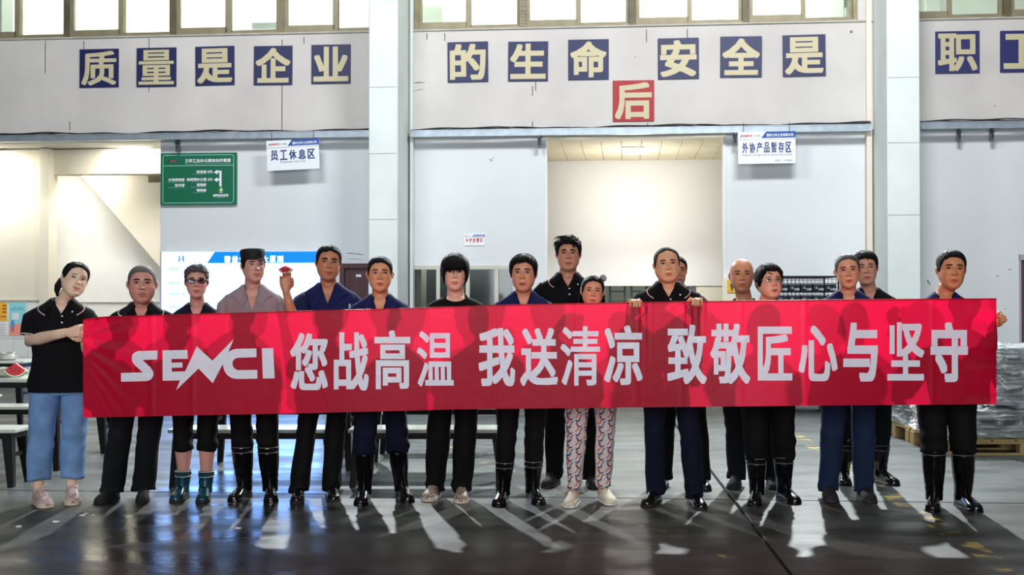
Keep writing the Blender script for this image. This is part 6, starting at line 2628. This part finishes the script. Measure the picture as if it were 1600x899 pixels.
# 13
CAST.append(dict(seed=13, neck=0.045, label='bald man in a dark top looking out from behind the woman with wire glasses', Y=8.75, head=(1158, 405, 458), sx=1163, hair_t=.002, skin=(204, 142, 106), face=dict(jaw=.95, nose=1.05, brow=1.2, cheek=1.03), turn=(3, 0, 0), gaze=.3, browt=.0022, stubble=.4, hair=None, ts=1.0,
                 shirt=M_BLACKPOLO, neckline='crew', collar='rib', trousers=M_CHAR, legw=(.105, .088, .080), shoes='canvas', footL=(1150, 1143, 766), footR=(1204, 1212, 767)))
# 14
CAST.append(dict(seed=14, neck=0.03, label='woman with short black hair and thin wire glasses looking aside, navy top, glossy boots', Y=8.16, head=(1201, 412, 468), sx=1198, hair_t=.016, skin=(222, 162, 132), turn=(20, -4, -3), face=dict(jaw=1.02, cheek=1.04, opened=.7, nose=.95, brow=.5), gaze=.3, teeth=True, browt=.0019, fem=.5,
                 hair=style(front=.178, f2=.004, temple=.150, side=.112, burn=.085, ear=.10, behind=.06, back=.035, tt=.018, ts=.014, tf=.002, ridge=.0024, locks=[(70, -2.6, 2.0, .165, .222, (.7, -.8, -.2), .034, .004, .0036)]), extra=(glasses(mat('thin_wire_rim', (170, 150, 120), 0.3, metal=0.8), .0011, .0215, .0140),),
                 ts=.96, shirt=M_NAVY, neckline='v', vdeep=.10, collar='camp', trousers=M_BLACKTROUSER, legw=(.112, .095, .074), hemz=.30, bunch=.5, shoes='tall', boot=.315, bootr=1.03, footL=(1182, 1178, 792), footR=(1224, 1246, 789)))
# 15
CAST.append(dict(seed=15, ear=1.25, neck=0.03, label='man with short greying hair and large ears, navy shirt with lanyard, blue jeans, dark trainers', Y=8.22, head=(1324, 397, 451), sx=1325, hair_t=.005, skin=(208, 148, 116), face=dict(jaw=.96, nose=1.1, opened=.3, brow=1.1), turn=(3, 2, -4), browt=.0024, hair=style(front=.196, f2=-.008, temple=.176, tt=.006, ts=.0035, ridge=.0006, jag=.002, m=M_SILVERBROWN),
                 ts=1.06, shirt=M_NAVY, neckline='v', vdeep=.12, collar='camp', trousers=M_BLUEJEANS, legw=(.104, .092, .084), bunch=.8, shoes='trainer', footL=(1293, 1300, 786), footR=(1348, 1362, 787)))
# 16
CAST.append(dict(seed=16, neck=0.034, label='man with thick black hair standing behind the greying man, black jacket, black boots', Y=8.95, head=(1352, 392, 446), sx=1358, hair_t=.016, skin=(206, 148, 124), face=dict(jaw=.99, nose=1.0), turn=(4, 0, -4), squint=.6, browt=.0024,
                 hair=style(front=.182, tt=.018, ts=.008, ridge=.0024, locks=[(60, -3.1, 3.1, .17, .224, (-.8, -.6, .3), .03, .006, .0038)]), ts=1.0, shirt=M_BLACKPOLO, neckline='v', vdeep=.10, collar='camp', trousers=M_CHAR, legw=(.10, .084, .072), hemz=.285, shoes='tall', boot=.30, footL=(1316, 1322, 760), footR=(1374, 1402, 760)))
# 17 holds the far end
e17, w17 = at(1545, 545, 7.88), at(1546, 506, 7.635)
e17b, w17b = at(1408, 545, 7.95), at(1392, 492, 7.70)
CAST.append(dict(seed=17, neck=0.034, label='man with black crew cut gripping the banner end near the pallets', Y=7.98, head=(1484, 391, 453), sx=1476, hair_t=.010, skin=(200, 134, 94), face=dict(jaw=.98, brow=1.2, nose=1.1, cheek=1.02), turn=(12, 0, 2), browt=.0028, stubble=.15,
                 hair=style(front=.188, f2=-.004, temple=.166, tt=.012, ts=.004, ridge=.001, burn=.098), ts=1.0, shirt=M_NAVY, neckline='v', vdeep=.12, collar='camp', trousers=M_BLACKTROUSER, legw=(.128, .106, .086), hemz=.385, bunch=.4, shoes='tall', boot=.405, bootr=1.12, fs=1.05, footL=(1458, 1456, 801), footR=(1504, 1530, 801),
                 armR=dict(el=e17, wr=w17, ax=(.75, -.35, .5), pn=(-.35, -1, .1), pose='fist', flip=-1), armL=dict(el=e17b, wr=w17b, ax=(-.05, .1, 1), pn=(0, -1, 0), pose='over', flip=-1, size=.9), sleeve=1.0))
for P in CAST:
    make_person(P)
# the slice of melon held up
p = at(446, 415, 8.01)
melon('watermelon_slice', 'red watermelon slice held up by the man in navy shirt', p, 0.056, 130, 0.020, (math.radians(-8), math.pi, math.radians(-10)))
